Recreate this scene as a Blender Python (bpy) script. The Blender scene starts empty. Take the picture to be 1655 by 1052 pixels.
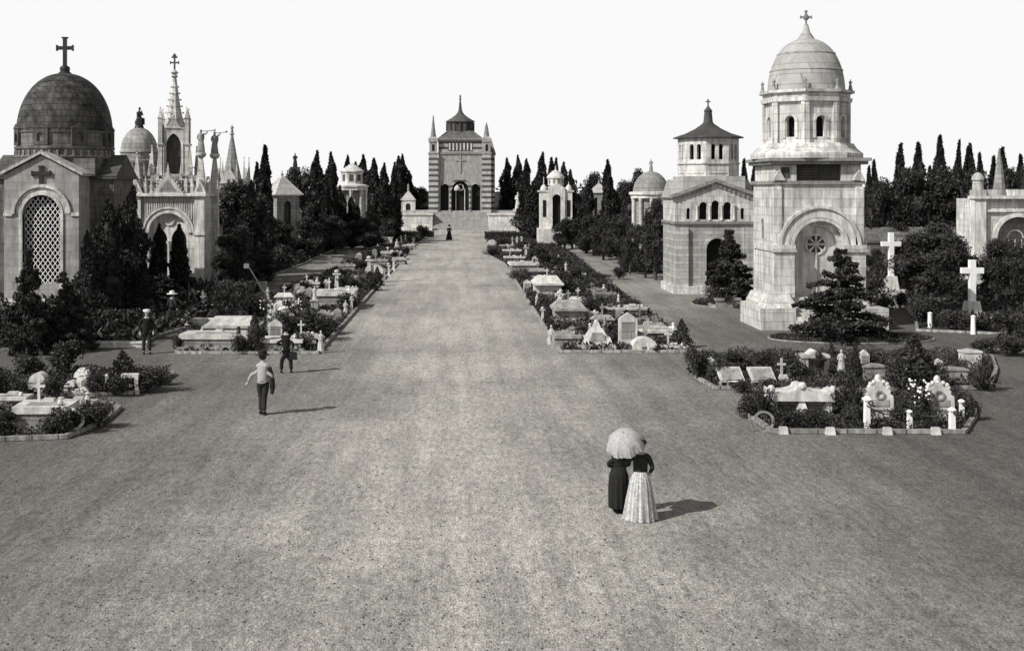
import bpy, bmesh, math, random
import numpy as np
from mathutils import Matrix, Vector
R = math.radians; PI = math.pi
sc = bpy.context.scene
# ------------------------------------------------------------------ camera
F, CX, HY, CH = 2000.0, 735.0, 305.0, 6.8          # focal length, vanishing point and eye height behind the layout
cam = bpy.data.cameras.new("camera"); camo = bpy.data.objects.new("camera", cam); sc.collection.objects.link(camo)
cam.sensor_width = 36; cam.lens = 36*F/1655
cam.shift_x = (827.5-CX)/1655; cam.shift_y = -(526-HY)/1655
cam.clip_start = .5; cam.clip_end = 3000
camo.location = (0, 0, CH); camo.rotation_euler = (R(90), 0, 0); sc.camera = camo
# ------------------------------------------------------------------ world, sun, exposure
SUN_EL = R(39); SX, SY = .84, .54                  # light travels towards +x, +y
w = bpy.data.worlds.new("World"); sc.world = w; w.use_nodes = True
nt = w.node_tree; nt.nodes.clear()
sky = nt.nodes.new("ShaderNodeTexSky"); sky.sky_type = 'NISHITA'; sky.sun_disc = False
sky.sun_elevation = SUN_EL; sky.sun_rotation = math.atan2(-SX, -SY); sky.dust_density = 2; sky.air_density = 1.2
bw = nt.nodes.new("ShaderNodeRGBToBW"); bg = nt.nodes.new("ShaderNodeBackground"); wo = nt.nodes.new("ShaderNodeOutputWorld")
nt.links.new(sky.outputs[0], bw.inputs[0]); tcw = nt.nodes.new("ShaderNodeTexCoord"); spw = nt.nodes.new("ShaderNodeSeparateXYZ"); mr = nt.nodes.new("ShaderNodeMapRange"); mxw = nt.nodes.new("ShaderNodeMix")
nt.links.new(tcw.outputs['Generated'], spw.inputs[0]); nt.links.new(spw.outputs[2], mr.inputs[0])      # bright milky haze low in the sky
mr.inputs[1].default_value = .17; mr.inputs[2].default_value = .5; mr.inputs[3].default_value = 1; mr.inputs[4].default_value = 0
hl = nt.nodes.new("ShaderNodeMath"); hl.operation = 'MULTIPLY'; hl.inputs[1].default_value = .55; nt.links.new(bw.outputs[0], hl.inputs[0])
nt.links.new(mr.outputs[0], mxw.inputs[0]); nt.links.new(hl.outputs[0], mxw.inputs[2]); mxw.inputs[3].default_value = 6.35; nt.links.new(mxw.outputs[0], bg.inputs[0]); nt.links.new(bg.outputs[0], wo.inputs[0])
bg.inputs[1].default_value = .15
sl = bpy.data.lights.new("sun", 'SUN'); sl.energy = 5.0; sl.angle = R(.5); sl.color = (1, .985, .96)
so = bpy.data.objects.new("sun", sl); sc.collection.objects.link(so)
so.rotation_euler = Vector((SX*math.cos(SUN_EL), SY*math.cos(SUN_EL), -math.sin(SUN_EL))).to_track_quat('-Z', 'Y').to_euler()
so.location = (-30, -20, 60)
sc.view_settings.view_transform = 'Standard'; sc.view_settings.look = 'None'; sc.view_settings.exposure = 0.0; sc.view_settings.gamma = 1
# ------------------------------------------------------------------ materials
M = {}
def newmat(name):
    m = bpy.data.materials.new(name); m.use_nodes = True; nt = m.node_tree; nt.nodes.clear()
    o = nt.nodes.new("ShaderNodeOutputMaterial"); b = nt.nodes.new("ShaderNodeBsdfPrincipled")
    nt.links.new(b.outputs[0], o.inputs[0]); M[name] = m
    b.inputs['Specular IOR Level'].default_value = .25
    return m, nt, b
def N(nt, t, **k):
    n = nt.nodes.new(t)
    for a, v in k.items():
        if a.startswith('i_'): n.inputs[a[2:].replace('_', ' ')].default_value = v
        else: setattr(n, a, v)
    return n
def L(nt, a, b): nt.links.new(a, b)
def math_(nt, op, a, b, clamp=False):
    n = N(nt, "ShaderNodeMath", operation=op, use_clamp=clamp)
    for i, v in enumerate((a, b)):
        if v is None: continue
        if isinstance(v, (int, float)): n.inputs[i].default_value = v
        else: L(nt, v, n.inputs[i])
    return n.outputs[0]
def noise(nt, vec, scale, detail=4, rough=.55):
    n = N(nt, "ShaderNodeTexNoise"); n.inputs['Scale'].default_value = scale; n.inputs['Detail'].default_value = detail
    n.inputs['Roughness'].default_value = rough
    if vec is not None: L(nt, vec, n.inputs['Vector'])
    return n.outputs[0]
def ramp(nt, fac, pts):
    n = N(nt, "ShaderNodeValToRGB"); e = n.color_ramp.elements
    while len(e) < len(pts): e.new(.5)
    for el, (p, v) in zip(e, pts): el.position = p; el.color = (v, v*.992, v*.975, 1)
    L(nt, fac, n.inputs[0]); return n.outputs[0]
def mix(nt, fac, a, b, mode='MIX'):
    n = N(nt, "ShaderNodeMix", data_type='RGBA', blend_type=mode)
    for i, v in ((0, fac), (6, a), (7, b)):
        if isinstance(v, (int, float)): n.inputs[i].default_value = v if i == 0 else (v, v, v, 1)
        else: L(nt, v, n.inputs[i])
    return n.outputs[2]
def stone(name, lo, hi, course=0, blockw=1.0, mortar=.45, rough=.85, bump=.3, scale=1.2, stain=.35, bands=None):
    m, nt, b = newmat(name); tc = N(nt, "ShaderNodeTexCoord"); ob = tc.outputs['Object']
    geo = N(nt, "ShaderNodeNewGeometry")
    n1 = noise(nt, ob, scale, 6, .62); c = ramp(nt, n1, [(.3, lo), (.7, hi)])
    mp = N(nt, "ShaderNodeMapping"); mp.inputs['Scale'].default_value = (2.2, 2.2, .35); L(nt, ob, mp.inputs[0])
    st = noise(nt, mp.outputs[0], 2.0, 5, .6); c = mix(nt, stain, c, ramp(nt, st, [(.38, .35), (.6, 1.)]), 'MULTIPLY')
    fine = noise(nt, ob, 22, 3, .7); c = mix(nt, .5, c, ramp(nt, fine, [(.3, .72), (.65, 1.1)]), 'MULTIPLY')
    h = fine
    if course:
        sp = N(nt, "ShaderNodeSeparateXYZ"); L(nt, ob, sp.inputs[0])
        cb = N(nt, "ShaderNodeCombineXYZ"); L(nt, math_(nt, 'ADD', sp.outputs[0], sp.outputs[1]), cb.inputs[0]); L(nt, sp.outputs[2], cb.inputs[1])
        br = N(nt, "ShaderNodeTexBrick"); L(nt, cb.outputs[0], br.inputs['Vector'])
        br.inputs['Scale'].default_value = 1; br.inputs['Brick Width'].default_value = blockw; br.inputs['Row Height'].default_value = course
        br.inputs['Mortar Size'].default_value = min(.022, course*.07); br.inputs['Mortar Smooth'].default_value = .3
        br.inputs['Color1'].default_value = (1, 1, 1, 1); br.inputs['Color2'].default_value = (.78, .78, .78, 1); br.inputs['Mortar'].default_value = (mortar,)*3+(1,)
        c = mix(nt, 1, c, br.outputs[0], 'MULTIPLY')
    if bands:
        p, dark = bands; sp2 = N(nt, "ShaderNodeSeparateXYZ"); L(nt, ob, sp2.inputs[0])
        f = math_(nt, 'FRACT', math_(nt, 'DIVIDE', sp2.outputs[2], p), None)
        k = math_(nt, 'GREATER_THAN', f, .55); c = mix(nt, k, c, mix(nt, 1, c, dark, 'MULTIPLY'))
    oi = N(nt, "ShaderNodeObjectInfo")
    c = mix(nt, 1, c, ramp(nt, oi.outputs['Random'], [(0, .84), (1, 1.06)]), 'MULTIPLY')
    L(nt, c, b.inputs['Base Color']); b.inputs['Roughness'].default_value = rough
    bp = N(nt, "ShaderNodeBump"); bp.inputs['Strength'].default_value = bump; bp.inputs['Distance'].default_value = .03
    L(nt, h, bp.inputs['Height']); L(nt, bp.outputs[0], b.inputs['Normal'])
    return m
stone('pale_stone', .54, .84, .42, .95, .6, stain=.62)
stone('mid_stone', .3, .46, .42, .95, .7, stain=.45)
stone('carved_stone', .52, .8, 0, stain=.6)
stone('dim_stone', .3, .44, 0, stain=.5)
stone('grey_stone', .2, .36, .38, .9, .5)
stone('dark_stone', .05, .12, 0, stain=.5)
stone('sooty_shade_stone', .1, .26, .36, .85, .6, stain=.7)  # dark sooty stone; on the left mausoleum's wings it also carries painted shade
stone('weathered_stone', .26, .44, .34, .8, .5, stain=.5)
stone('banded_stone', .34, .5, 0, bands=(.92, .2))
stone('courses_stone', .38, .6, .24, .7, .5, bands=(.48, .84))
stone('marble', .48, .78, 0, stain=.55, rough=.6, scale=3)
stone('granite', .13, .24, 0, stain=.3, rough=.5)
stone('old_marble', .22, .45, 0, stain=.6, scale=3)
stone('lead_dome', .02, .15, .34, .42, .25, stain=.75, rough=.8, scale=1.5)
stone('pale_dome', .4, .52, .52, .8, .55, stain=.25)
stone('roof_slate', .07, .13, .22, .3, .5)
stone('bronze', .018, .045, 0, rough=.45)
stone('kerb_stone', .26, .56, 4, .8, .2, stain=.7, scale=4)
stone('soil', .03, .07, 0)
def plain(name, v, rough=.8, sc_=14, amp=.3, sheen=0):
    m, nt, b = newmat(name); tc = N(nt, "ShaderNodeTexCoord")
    L(nt, ramp(nt, noise(nt, tc.outputs['Object'], sc_, 4), [(.3, v*(1-amp)), (.7, v*(1+amp))]), b.inputs['Base Color']); b.inputs['Roughness'].default_value = rough
    return m
plain('opening', .012, 1); plain('dark_cloth', .022, .9); plain('black_cloth', .012, .9); plain('white_cloth', .62, .9, 9, .12)
plain('skin', .34, .6, 5, .06); plain('hair', .02, .6); plain('wood', .12, .8); plain('white_paint', .78, .6, 6, .08); plain('straw', .5, .9)
plain('petal', .8, .8); plain('iron', .03, .5); plain('pale_cloth', .33, .9, 20, .25); plain('grey_cloth', .2, .9)
def leafm(name, lo, hi):
    m, nt, b = newmat(name); tc = N(nt, "ShaderNodeTexCoord"); ob = tc.outputs['Object']
    g = N(nt, "ShaderNodeNewGeometry")
    c = ramp(nt, noise(nt, ob, 1.3, 3), [(.35, lo), (.68, hi)])
    c = mix(nt, 1, c, ramp(nt, g.outputs['Random Per Island'], [(0, .55), (.8, 1.1), (1, 1.7)]), 'MULTIPLY')
    oi = N(nt, "ShaderNodeObjectInfo"); c = mix(nt, 1, c, ramp(nt, oi.outputs['Random'], [(0, .75), (1, 1.25)]), 'MULTIPLY')
    L(nt, c, b.inputs['Base Color']); b.inputs['Roughness'].default_value = .6
    return m
leafm('cypress_leaf', .01, .026); leafm('dark_leaf', .012, .05); leafm('shrub_leaf', .014, .07); leafm('grass_leaf', .02, .07)
plain('bark', .05, .95)
# gravel
m, nt, b = newmat('gravel'); tc = N(nt, "ShaderNodeTexCoord"); ob = tc.outputs['Object']
sp = N(nt, "ShaderNodeSeparateXYZ"); L(nt, ob, sp.inputs[0])
big = noise(nt, ob, .09, 5, .6)
mp = N(nt, "ShaderNodeMapping"); mp.inputs['Scale'].default_value = (1.0, .24, 1); L(nt, ob, mp.inputs[0])
mp2 = N(nt, 'ShaderNodeMapping'); mp2.inputs['Scale'].default_value = (1.0, .3, 1); L(nt, ob, mp2.inputs[0])
mid = noise(nt, mp.outputs[0], .45, 6, .62)
band = math_(nt, 'ABSOLUTE', math_(nt, 'SUBTRACT', sp.outputs[0], .3), None)           # paler gravel along the trodden avenue
far = N(nt, 'ShaderNodeMapRange'); L(nt, sp.outputs[1], far.inputs[0])
for i_, v_ in zip((1, 2, 3, 4), (48, 80, 1, .38)): far.inputs[i_].default_value = v_
band = math_(nt, 'MULTIPLY', band, far.outputs[0])
wob = math_(nt, 'ADD', band, math_(nt, 'MULTIPLY', math_(nt, 'SUBTRACT', big, .5), 16))
c = ramp(nt, math_(nt, 'DIVIDE', wob, 14, True), [(0, .37), (.14, .31), (.4, .19), (.75, .12), (1, .095)])
mp3 = N(nt, 'ShaderNodeMapping'); mp3.inputs['Scale'].default_value = (1.0, .045, 1); L(nt, ob, mp3.inputs[0])
c = mix(nt, .4, c, ramp(nt, noise(nt, mp3.outputs[0], 1.5, 4, .6), [(.36, .66), (.6, 1.2)]), 'MULTIPLY')   # wheel and foot wear along the avenue
c = mix(nt, .4, c, ramp(nt, noise(nt, mp.outputs[0], 1.6, 5, .7), [(.36, .62), (.6, 1.15)]), 'MULTIPLY')
c = mix(nt, .5, c, ramp(nt, mid, [(.32, .74), (.66, 1.22)]), 'MULTIPLY')
c = mix(nt, .85, c, ramp(nt, noise(nt, mp2.outputs[0], 8, 6, .85), [(.35, .45), (.65, 1.6)]), 'MULTIPLY')
fn = noise(nt, mp2.outputs[0], 34, 2, .8)
c = mix(nt, 1, c, ramp(nt, fn, [(.3, .45), (.5, .95), (.72, 1.7)]), 'MULTIPLY')
vo = N(nt, "ShaderNodeTexVoronoi"); vo.inputs['Scale'].default_value = 2.3; L(nt, ob, vo.inputs['Vector'])
c = mix(nt, 1, c, ramp(nt, vo.outputs['Distance'], [(.03, .3), (.055, 1)]), 'MULTIPLY')
L(nt, c, b.inputs['Base Color']); b.inputs['Roughness'].default_value = .95
bp = N(nt, "ShaderNodeBump"); bp.inputs['Strength'].default_value = .5; bp.inputs['Distance'].default_value = .03
L(nt, fn, bp.inputs['Height']); L(nt, bp.outputs[0], b.inputs['Normal'])
# striped skirt
m, nt, b = newmat('skirt_cloth'); tc = N(nt, "ShaderNodeTexCoord"); sp = N(nt, "ShaderNodeSeparateXYZ"); L(nt, tc.outputs['Object'], sp.inputs[0])
ang = math_(nt, 'ARCTAN2', sp.outputs[1], sp.outputs[0]); s_ = math_(nt, 'SINE', math_(nt, 'MULTIPLY', ang, 22), None)
L(nt, mix(nt, .7, ramp(nt, noise(nt, tc.outputs['Object'], 16), [(.3, .3), (.7, .62)]), ramp(nt, s_, [(.0, .5), (.4, 1)]), 'MULTIPLY'), b.inputs['Base Color']); b.inputs['Roughness'].default_value = .9
# ------------------------------------------------------------------ geometry helpers
col = sc.collection
def gz(py): return F*CH/(py-HY)
def at(px, py):                                     # ground point and pixels per metre
    Z = gz(py); return (px-CX)*Z/F, Z, F/Z
def XZ(px, Z): return (px-CX)*Z/F
def tag(o, label=None, cat=None, group=None, kind=None):
    if label: o['label'] = label
    if cat: o['category'] = cat
    if group: o['group'] = group
    if kind: o['kind'] = kind
    return o
def empty(name, loc, label, cat, group=None, rz=0, sc_=(1, 1, 1)):
    o = bpy.data.objects.new(name, None); col.objects.link(o); o.location = loc; o.rotation_euler = (0, 0, rz); o.scale = sc_
    o.empty_display_size = .2
    return tag(o, label, cat, group)
SPLIT = {'pilaster', 'pinnacle', 'gable', 'gable_panel', 'gablet', 'column', 'gallery_column', 'dormer', 'archivolt', 'leg', 'window', 'cupola_window', 'window_shade', 'lamp', 'bar', 'post', 'ornament', 'cap', 'turret_window', 'side_roof', 'dark_opening'}
def pieces(V, Fs):
    par = list(range(len(V)))
    def fd(i):
        while par[i] != i: par[i] = par[par[i]]; i = par[i]
        return i
    for f in Fs:
        for k in f[1:]: par[fd(k)] = fd(f[0])
    g = {}
    for i in range(len(V)): g.setdefault(fd(i), []).append(i)
    cl = []
    for ids in g.values():
        a = np.array([V[i] for i in ids]); cl.append([a.min(0)-.012, a.max(0)+.012, list(ids)])
    ch = True
    while ch:
        ch = False; i = 0
        while i < len(cl):
            j = i+1
            while j < len(cl):
                if (cl[i][0] <= cl[j][1]).all() and (cl[j][0] <= cl[i][1]).all():
                    cl[i] = [np.minimum(cl[i][0], cl[j][0]), np.maximum(cl[i][1], cl[j][1]), cl[i][2]+cl[j][2]]; cl.pop(j); ch = True
                else: j += 1
            i += 1
    out = []
    for _, _, ids in cl:
        mp_ = {v: k for k, v in enumerate(ids)}; out.append(([V[i] for i in ids], [tuple(mp_[k] for k in f) for f in Fs if f[0] in mp_]))
    return out
class MB:
    def __init__(s): s.v = []; s.f = []; s.M = None
    def add(s, vs, fs):
        n = len(s.v)
        if s.M is not None: vs = [tuple(s.M @ Vector(q)) for q in vs]
        s.v += [tuple(q) for q in vs]; s.f += [tuple(n+i for i in q) for q in fs]
    def box(s, x0, x1, y0, y1, z0, z1):
        s.add([(x0,y0,z0),(x1,y0,z0),(x1,y1,z0),(x0,y1,z0),(x0,y0,z1),(x1,y0,z1),(x1,y1,z1),(x0,y1,z1)],
              [(0,3,2,1),(4,5,6,7),(0,1,5,4),(1,2,6,5),(2,3,7,6),(3,0,4,7)]); return s
    def cb(s, cx, cy, z0, z1, w, d=None):
        d = w if d is None else d; return s.box(cx-w/2, cx+w/2, cy-d/2, cy+d/2, z0, z1)
    def frus(s, cx, cy, z0, z1, w0, d0, w1, d1):
        a = [(cx+i*w0/2, cy+j*d0/2, z0) for i, j in ((-1,-1),(1,-1),(1,1),(-1,1))]; c = [(cx+i*w1/2, cy+j*d1/2, z1) for i, j in ((-1,-1),(1,-1),(1,1),(-1,1))]
        s.add(a+c, [(0,3,2,1),(4,5,6,7),(0,1,5,4),(1,2,6,5),(2,3,7,6),(3,0,4,7)]); return s
    def lathe(s, cx, cy, prof, n=24, rot=0, fn=None):
        vs = []; fs = []
        for (r, z) in prof:
            for i in range(n):
                a = rot+2*PI*i/n; rr = r*(fn(a, z) if fn else 1); vs.append((cx+rr*math.cos(a), cy+rr*math.sin(a), z))
        for k in range(len(prof)-1):
            for i in range(n):
                j = (i+1) % n; fs.append((k*n+i, k*n+j, (k+1)*n+j, (k+1)*n+i))
        fs.append(tuple(reversed(range(n)))); fs.append(tuple((len(prof)-1)*n+i for i in range(n)))
        s.add(vs, fs); return s
    def prY(s, poly, y0, y1):
        n = len(poly); vs = [(x, y0, z) for x, z in poly]+[(x, y1, z) for x, z in poly]
        s.add(vs, [tuple(range(n)), tuple(reversed(range(n, 2*n)))]+[(i, n+i, n+(i+1) % n, (i+1) % n) for i in range(n)]); return s
    def prX(s, poly, x0, x1):
        n = len(poly); vs = [(x0, y, z) for y, z in poly]+[(x1, y, z) for y, z in poly]
        s.add(vs, [tuple(range(n)), tuple(reversed(range(n, 2*n)))]+[(i, n+i, n+(i+1) % n, (i+1) % n) for i in range(n)]); return s
    def prZ(s, poly, z0, z1):
        n = len(poly); vs = [(x, y, z0) for x, y in poly]+[(x, y, z1) for x, y in poly]
        s.add(vs, [tuple(reversed(range(n))), tuple(range(n, 2*n))]+[(i, (i+1) % n, n+(i+1) % n, n+i) for i in range(n)]); return s
    def tube(s, pts, rs, n=8):
        if not hasattr(rs, '__len__'): rs = [rs]*len(pts)
        pts = [Vector(p) for p in pts]; vs = []; fs = []; ref = None
        for k, p in enumerate(pts):
            d = (pts[min(k+1, len(pts)-1)]-pts[max(k-1, 0)]).normalized()
            if ref is None: ref = d.orthogonal().normalized()
            u = (ref-d*ref.dot(d))
            u = u.normalized() if u.length > 1e-4 else d.orthogonal().normalized()
            ref = u; v_ = d.cross(u)
            for i in range(n): a = 2*PI*i/n; vs.append(p+(u*math.cos(a)+v_*math.sin(a))*rs[k])
        for k in range(len(pts)-1):
            for i in range(n): j = (i+1) % n; fs.append((k*n+i, k*n+j, (k+1)*n+j, (k+1)*n+i))
        fs.append(tuple(reversed(range(n)))); fs.append(tuple((len(pts)-1)*n+i for i in range(n)))
        s.add(vs, fs); return s
    def ball(s, c, rx, ry=None, rz=None, n=12, m=8, jit=0, rng=None):
        ry = rx if ry is None else ry; rz = rx if rz is None else rz; vs = [(c[0], c[1], c[2]-rz)]; fs = []
        for k in range(1, m):
            t = PI*k/m
            for i in range(n):
                a = 2*PI*i/n; q = 1+(rng.uniform(-jit, jit) if rng else 0)
                vs.append((c[0]+rx*q*math.sin(t)*math.cos(a), c[1]+ry*q*math.sin(t)*math.sin(a), c[2]-rz*q*math.cos(t)))
        vs.append((c[0], c[1], c[2]+rz)); T = len(vs)-1
        for i in range(n):
            j = (i+1) % n; fs.append((0, 1+j, 1+i)); fs.append((T, T-n+i, T-n+j))
            for k in range(m-2): fs.append((1+k*n+i, 1+k*n+j, 1+(k+1)*n+j, 1+(k+1)*n+i))
        s.add(vs, fs); return s
    def ring(s, xc, zs, r0, r1, y0, y1, n=20, a0=0, a1=PI):                 # archivolt
        for i in range(n):
            a = a0+(a1-a0)*i/n; c = a0+(a1-a0)*(i+1)/n
            s.prY([(xc+r0*math.cos(a), zs+r0*math.sin(a)), (xc+r1*math.cos(a), zs+r1*math.sin(a)), (xc+r1*math.cos(c), zs+r1*math.sin(c)), (xc+r0*math.cos(c), zs+r0*math.sin(c))], y0, y1)
        return s
    def awall(s, w, h, t, ops, y=0, x0=None):                               # wall with arched openings, outer face at y
        x = -w/2 if x0 is None else x0; xe = x+w
        for (xc, wd, z0, zs, kind) in sorted(ops):
            a, b = xc-wd/2, xc+wd/2; r = wd/2
            if a > x+1e-4: s.box(x, a, y, y+t, 0, h)
            if z0 > 0: s.box(a, b, y, y+t, 0, z0)
            n = 12; arc = []
            for i in range(n+1):
                q = i/n
                if kind == 'r': arc.append((xc-r*math.cos(PI*q), zs+r*math.sin(PI*q)))
                elif kind == 'f': arc.append((xc-r+wd*q, zs))
                else:
                    if q <= .5: g = q*2*PI/3; arc.append((xc+r-wd*math.cos(g), zs+wd*math.sin(g)))
                    else: g = (1-q)*2*PI/3; arc.append((xc-r+wd*math.cos(g), zs+wd*math.sin(g)))
            for i in range(n):
                (xa, za), (xb, zb) = arc[i], arc[i+1]
                s.prY([(xa, za), (xb, zb), (xb, h), (xa, h)], y, y+t)
            x = b
        if x < xe-1e-4: s.box(x, xe, y, y+t, 0, h)
        return s
    def build(s, name, mat, parent=None, smooth=True, ang=38):
        if parent is not None and name in SPLIT:
            out = None
            for v, f in pieces(s.v, s.f):
                m_ = MB(); m_.v, m_.f = v, f; o = m_._build(name, mat, parent, smooth, ang); out = out or o
            return out
        return s._build(name, mat, parent, smooth, ang)
    def _build(s, name, mat, parent=None, smooth=True, ang=38):
        me = bpy.data.meshes.new(name); me.from_pydata(s.v, [], s.f); me.update()
        bm = bmesh.new(); bm.from_mesh(me); bmesh.ops.recalc_face_normals(bm, faces=bm.faces); bm.to_mesh(me); bm.free()
        if mat: me.materials.append(M[mat])
        if smooth:
            me.polygons.foreach_set('use_smooth', [True]*len(me.polygons)); me.set_sharp_from_angle(angle=R(ang))
        o = bpy.data.objects.new(name, me); col.objects.link(o)
        if parent is not None: o.parent = parent
        return o
def rotz(a, x=0, y=0, z=0): return Matrix.Translation((x, y, z)) @ Matrix.Rotation(a, 4, 'Z')
def copy_tree(o, parent=None):
    c = o.copy(); col.objects.link(c)
    if parent is not None: c.parent = parent
    for ch in list(o.children): copy_tree(ch, c)
    return c
# ------------------------------------------------------------------ ground and beds
def sheet(name, poly, z, mat, kind='structure'):
    me = bpy.data.meshes.new(name); me.from_pydata([(x, y, z) for x, y in poly], [], [tuple(range(len(poly)))]); me.materials.append(M[mat])
    o = bpy.data.objects.new(name, me); col.objects.link(o); o['kind'] = kind; return o
sheet('ground', [(-900, -60), (900, -60), (900, 1600), (-900, 1600)], 0, 'gravel')
def pix(poly): return [at(a, b)[:2] for a, b in poly]
def inset(poly, d):
    n = len(poly); out = []; A = sum(poly[i][0]*poly[(i+1) % n][1]-poly[(i+1) % n][0]*poly[i][1] for i in range(n)); sg = 1 if A > 0 else -1
    for i in range(n):
        p0, p1, p2 = Vector(poly[i-1]), Vector(poly[i]), Vector(poly[(i+1) % n])
        e1 = (p1-p0).normalized(); e2 = (p2-p1).normalized(); n1 = Vector((-e1.y, e1.x))*sg; n2 = Vector((-e2.y, e2.x))*sg
        b_ = (n1+n2); b_ = b_/max(b_.length_squared/2, .35); out.append(tuple(p1+b_*d))
    return out
def inpoly(x, y, poly):
    c = False; n = len(poly)
    for i in range(n):
        (x1, y1), (x2, y2) = poly[i], poly[i-1]
        if (y1 > y) != (y2 > y) and x < (x2-x1)*(y-y1)/(y2-y1)+x1: c = not c
    return c
def leaves(pts, size, rng, updir=0., flat=0.):
    n = len(pts); pts = np.asarray(pts)
    d = rng.normal(size=(n, 3)); d[:, 2] += updir; d /= np.linalg.norm(d, axis=1)[:, None]
    e = rng.normal(size=(n, 3)); e[:, 2] *= (1-flat); e -= d*(e*d).sum(1)[:, None]; e /= np.linalg.norm(e, axis=1)[:, None]
    s = (size*rng.uniform(.6, 1.4, n))[:, None]
    v = np.stack([pts-d*s, pts+e*s*.42, pts+d*s, pts-e*s*.42], 1).reshape(-1, 3)
    f = np.arange(4*n).reshape(n, 4); return v, f
def leafobj(name, parts, mat, parent=None, extra=None):
    vs = [p[0] for p in parts]; fs = []; o = 0
    for v, f in parts: fs.append(f+o); o += len(v)
    V = np.concatenate(vs); Fq = np.concatenate(fs)
    verts = V.tolist(); faces = Fq.tolist()
    if extra is not None: k = len(verts); verts += [list(q) for q in extra.v]; faces += [[k+i for i in q] for q in extra.f]
    me = bpy.data.meshes.new(name); me.from_pydata(verts, [], faces); me.materials.append(M[mat]); me.update()
    ob_ = bpy.data.objects.new(name, me); col.objects.link(ob_)
    if parent is not None: ob_.parent = parent
    return ob_
def cover(name, poly, dens, hgt, size, mat, seed, label, cat='ground cover', excl=None):
    rng = np.random.default_rng(seed); xs = [p[0] for p in poly]; ys = [p[1] for p in poly]
    A = (max(xs)-min(xs))*(max(ys)-min(ys)); n = int(A*dens); X = rng.uniform(min(xs), max(xs), n); Y = rng.uniform(min(ys), max(ys), n)
    # clumped height
    Hh = hgt*(.35+.65*np.abs(np.sin(X*1.9+np.sin(Y*1.3)*2)*np.cos(Y*1.6+np.sin(X*.9))))
    pts = [(x, y, .06+u*h_) for x, y, u, h_ in zip(X, Y, rng.uniform(0, 1, n), Hh) if inpoly(x, y, poly)]
    o = leafobj(name, [leaves(pts, size, rng, .8)], mat); return tag(o, label, cat, None, 'stuff')
def bed(name, pxpoly, kerb=.14, soil='soil', kh=.13, world=False):
    poly = pxpoly if world else pix(pxpoly)
    inn = inset(poly, kerb); n = len(poly)
    mb = MB()
    for i in range(n):
        j = (i+1) % n; a, b_, c_, d = poly[i], poly[j], inn[j], inn[i]
        mb.add([(*a, 0), (*b_, 0), (*c_, 0), (*d, 0), (*a, kh), (*b_, kh), (*c_, kh), (*d, kh)], [(0,1,2,3),(4,5,6,7),(0,1,5,4),(2,3,7,6)])
    o = mb.build('kerb', 'kerb_stone', None, False); o['kind'] = 'structure'
    sheet(name, inn, .05, soil); return inn
bA = bed('flower_bed', [(282, 573), (515, 573), (560, 522), (600, 476), (668, 400), (690, 384), (640, 386), (612, 396), (580, 414), (537, 437), (507, 452), (470, 472), (400, 492), (345, 520), (283, 560)])
bB = bed('flower_bed', [(903, 571), (1114, 571), (1110, 558), (1050, 505), (975, 452), (930, 415), (880, 387), (785, 387), (786, 412), (815, 428)])
bC1 = bed('flower_bed', [(1152, 630), (1122, 612), (1113, 590), (1118, 577), (1400, 573), (1605, 578), (1613, 600), (1604, 629), (1400, 634)])
bC2 = bed('flower_bed', [(1245, 701), (1205, 672), (1190, 650), (1230, 643), (1400, 645), (1550, 641), (1576, 655), (1580, 675), (1562, 702)])
bD1 = bed('flower_bed', [(-60, 648), (-60, 607), (150, 603), (262, 601), (284, 606), (262, 622), (215, 638), (160, 641)])
bD2 = bed('flower_bed', [(-60, 716), (-60, 660), (130, 652), (180, 655), (196, 662), (170, 685), (108, 710)])
# lots under the big monuments
lotL = bed('lawn', [(-160, 574), (140, 563), (236, 556), (256, 545), (345, 520), (400, 488), (430, 470), (434, 448), (490, 428), (532, 408), (578, 390), (612, 378), (560, 372), (150, 372), (-500, 372)])
lotR = bed('lawn', [(1070, 440), (1040, 438), (985, 414), (905, 378), (930, 372), (1010, 372), (1120, 372), (1110, 395), (1076, 400)])
cx_, cy_, s_ = at(1375, 548); circ = [(cx_+3.75*math.cos(a*PI/16), cy_+1.9*math.sin(a*PI/16)) for a in range(32)]
bE = bed('lawn', circ, .1, 'soil', .06, True)
x0, z0, s0 = at(1172, 492); circ2 = [(x0+2.0*math.cos(a*PI/12), z0+2.3*math.sin(a*PI/12)) for a in range(24)]
bF = bed('lawn', circ2, .1, 'soil', .06, True)
lotF = bed('lawn', [(1480, 536), (1530, 538), (1600, 541), (1720, 546), (1900, 400), (1900, 372), (1405, 372), (1405, 470), (1465, 500), (1478, 520)])
bG = bed('lawn', [(1590, 566), (1612, 552), (1760, 548), (1800, 575)])
cover('ground_cover', bA, 80, .36, .1, 'shrub_leaf', 1, 'low leafy planting between the tombs of the left avenue bed')
cover('ground_cover', bB, 80, .48, .1, 'shrub_leaf', 2, 'low leafy planting between the tombs of the right avenue bed')
cover('ground_cover', bC1, 330, .42, .055, 'shrub_leaf', 3, 'leafy planting among the tombs in the back bed on the right')
cover('ground_cover', bC2, 450, .5, .05, 'shrub_leaf', 4, 'leafy planting along the front bed with the white posts')
cover('ground_cover', bD1, 300, .4, .055, 'shrub_leaf', 5, 'leafy planting round the rough rock tomb at left')
cover('ground_cover', bD2, 400, .4, .05, 'shrub_leaf', 6, 'leafy planting along the lowest bed at left')
cover('grass', bE, 500, .14, .05, 'grass_leaf', 7, 'dark mown grass in the oval under the cedar', 'grass')
cover('grass', bF, 320, .2, .07, 'grass_leaf', 8, 'dark grass in the round plot before the lantern mausoleum', 'grass')
cover('undergrowth', lotL, 30, 1.1, .22, 'dark_leaf', 9, 'dark undergrowth between the monuments left of the avenue', 'undergrowth')
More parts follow.
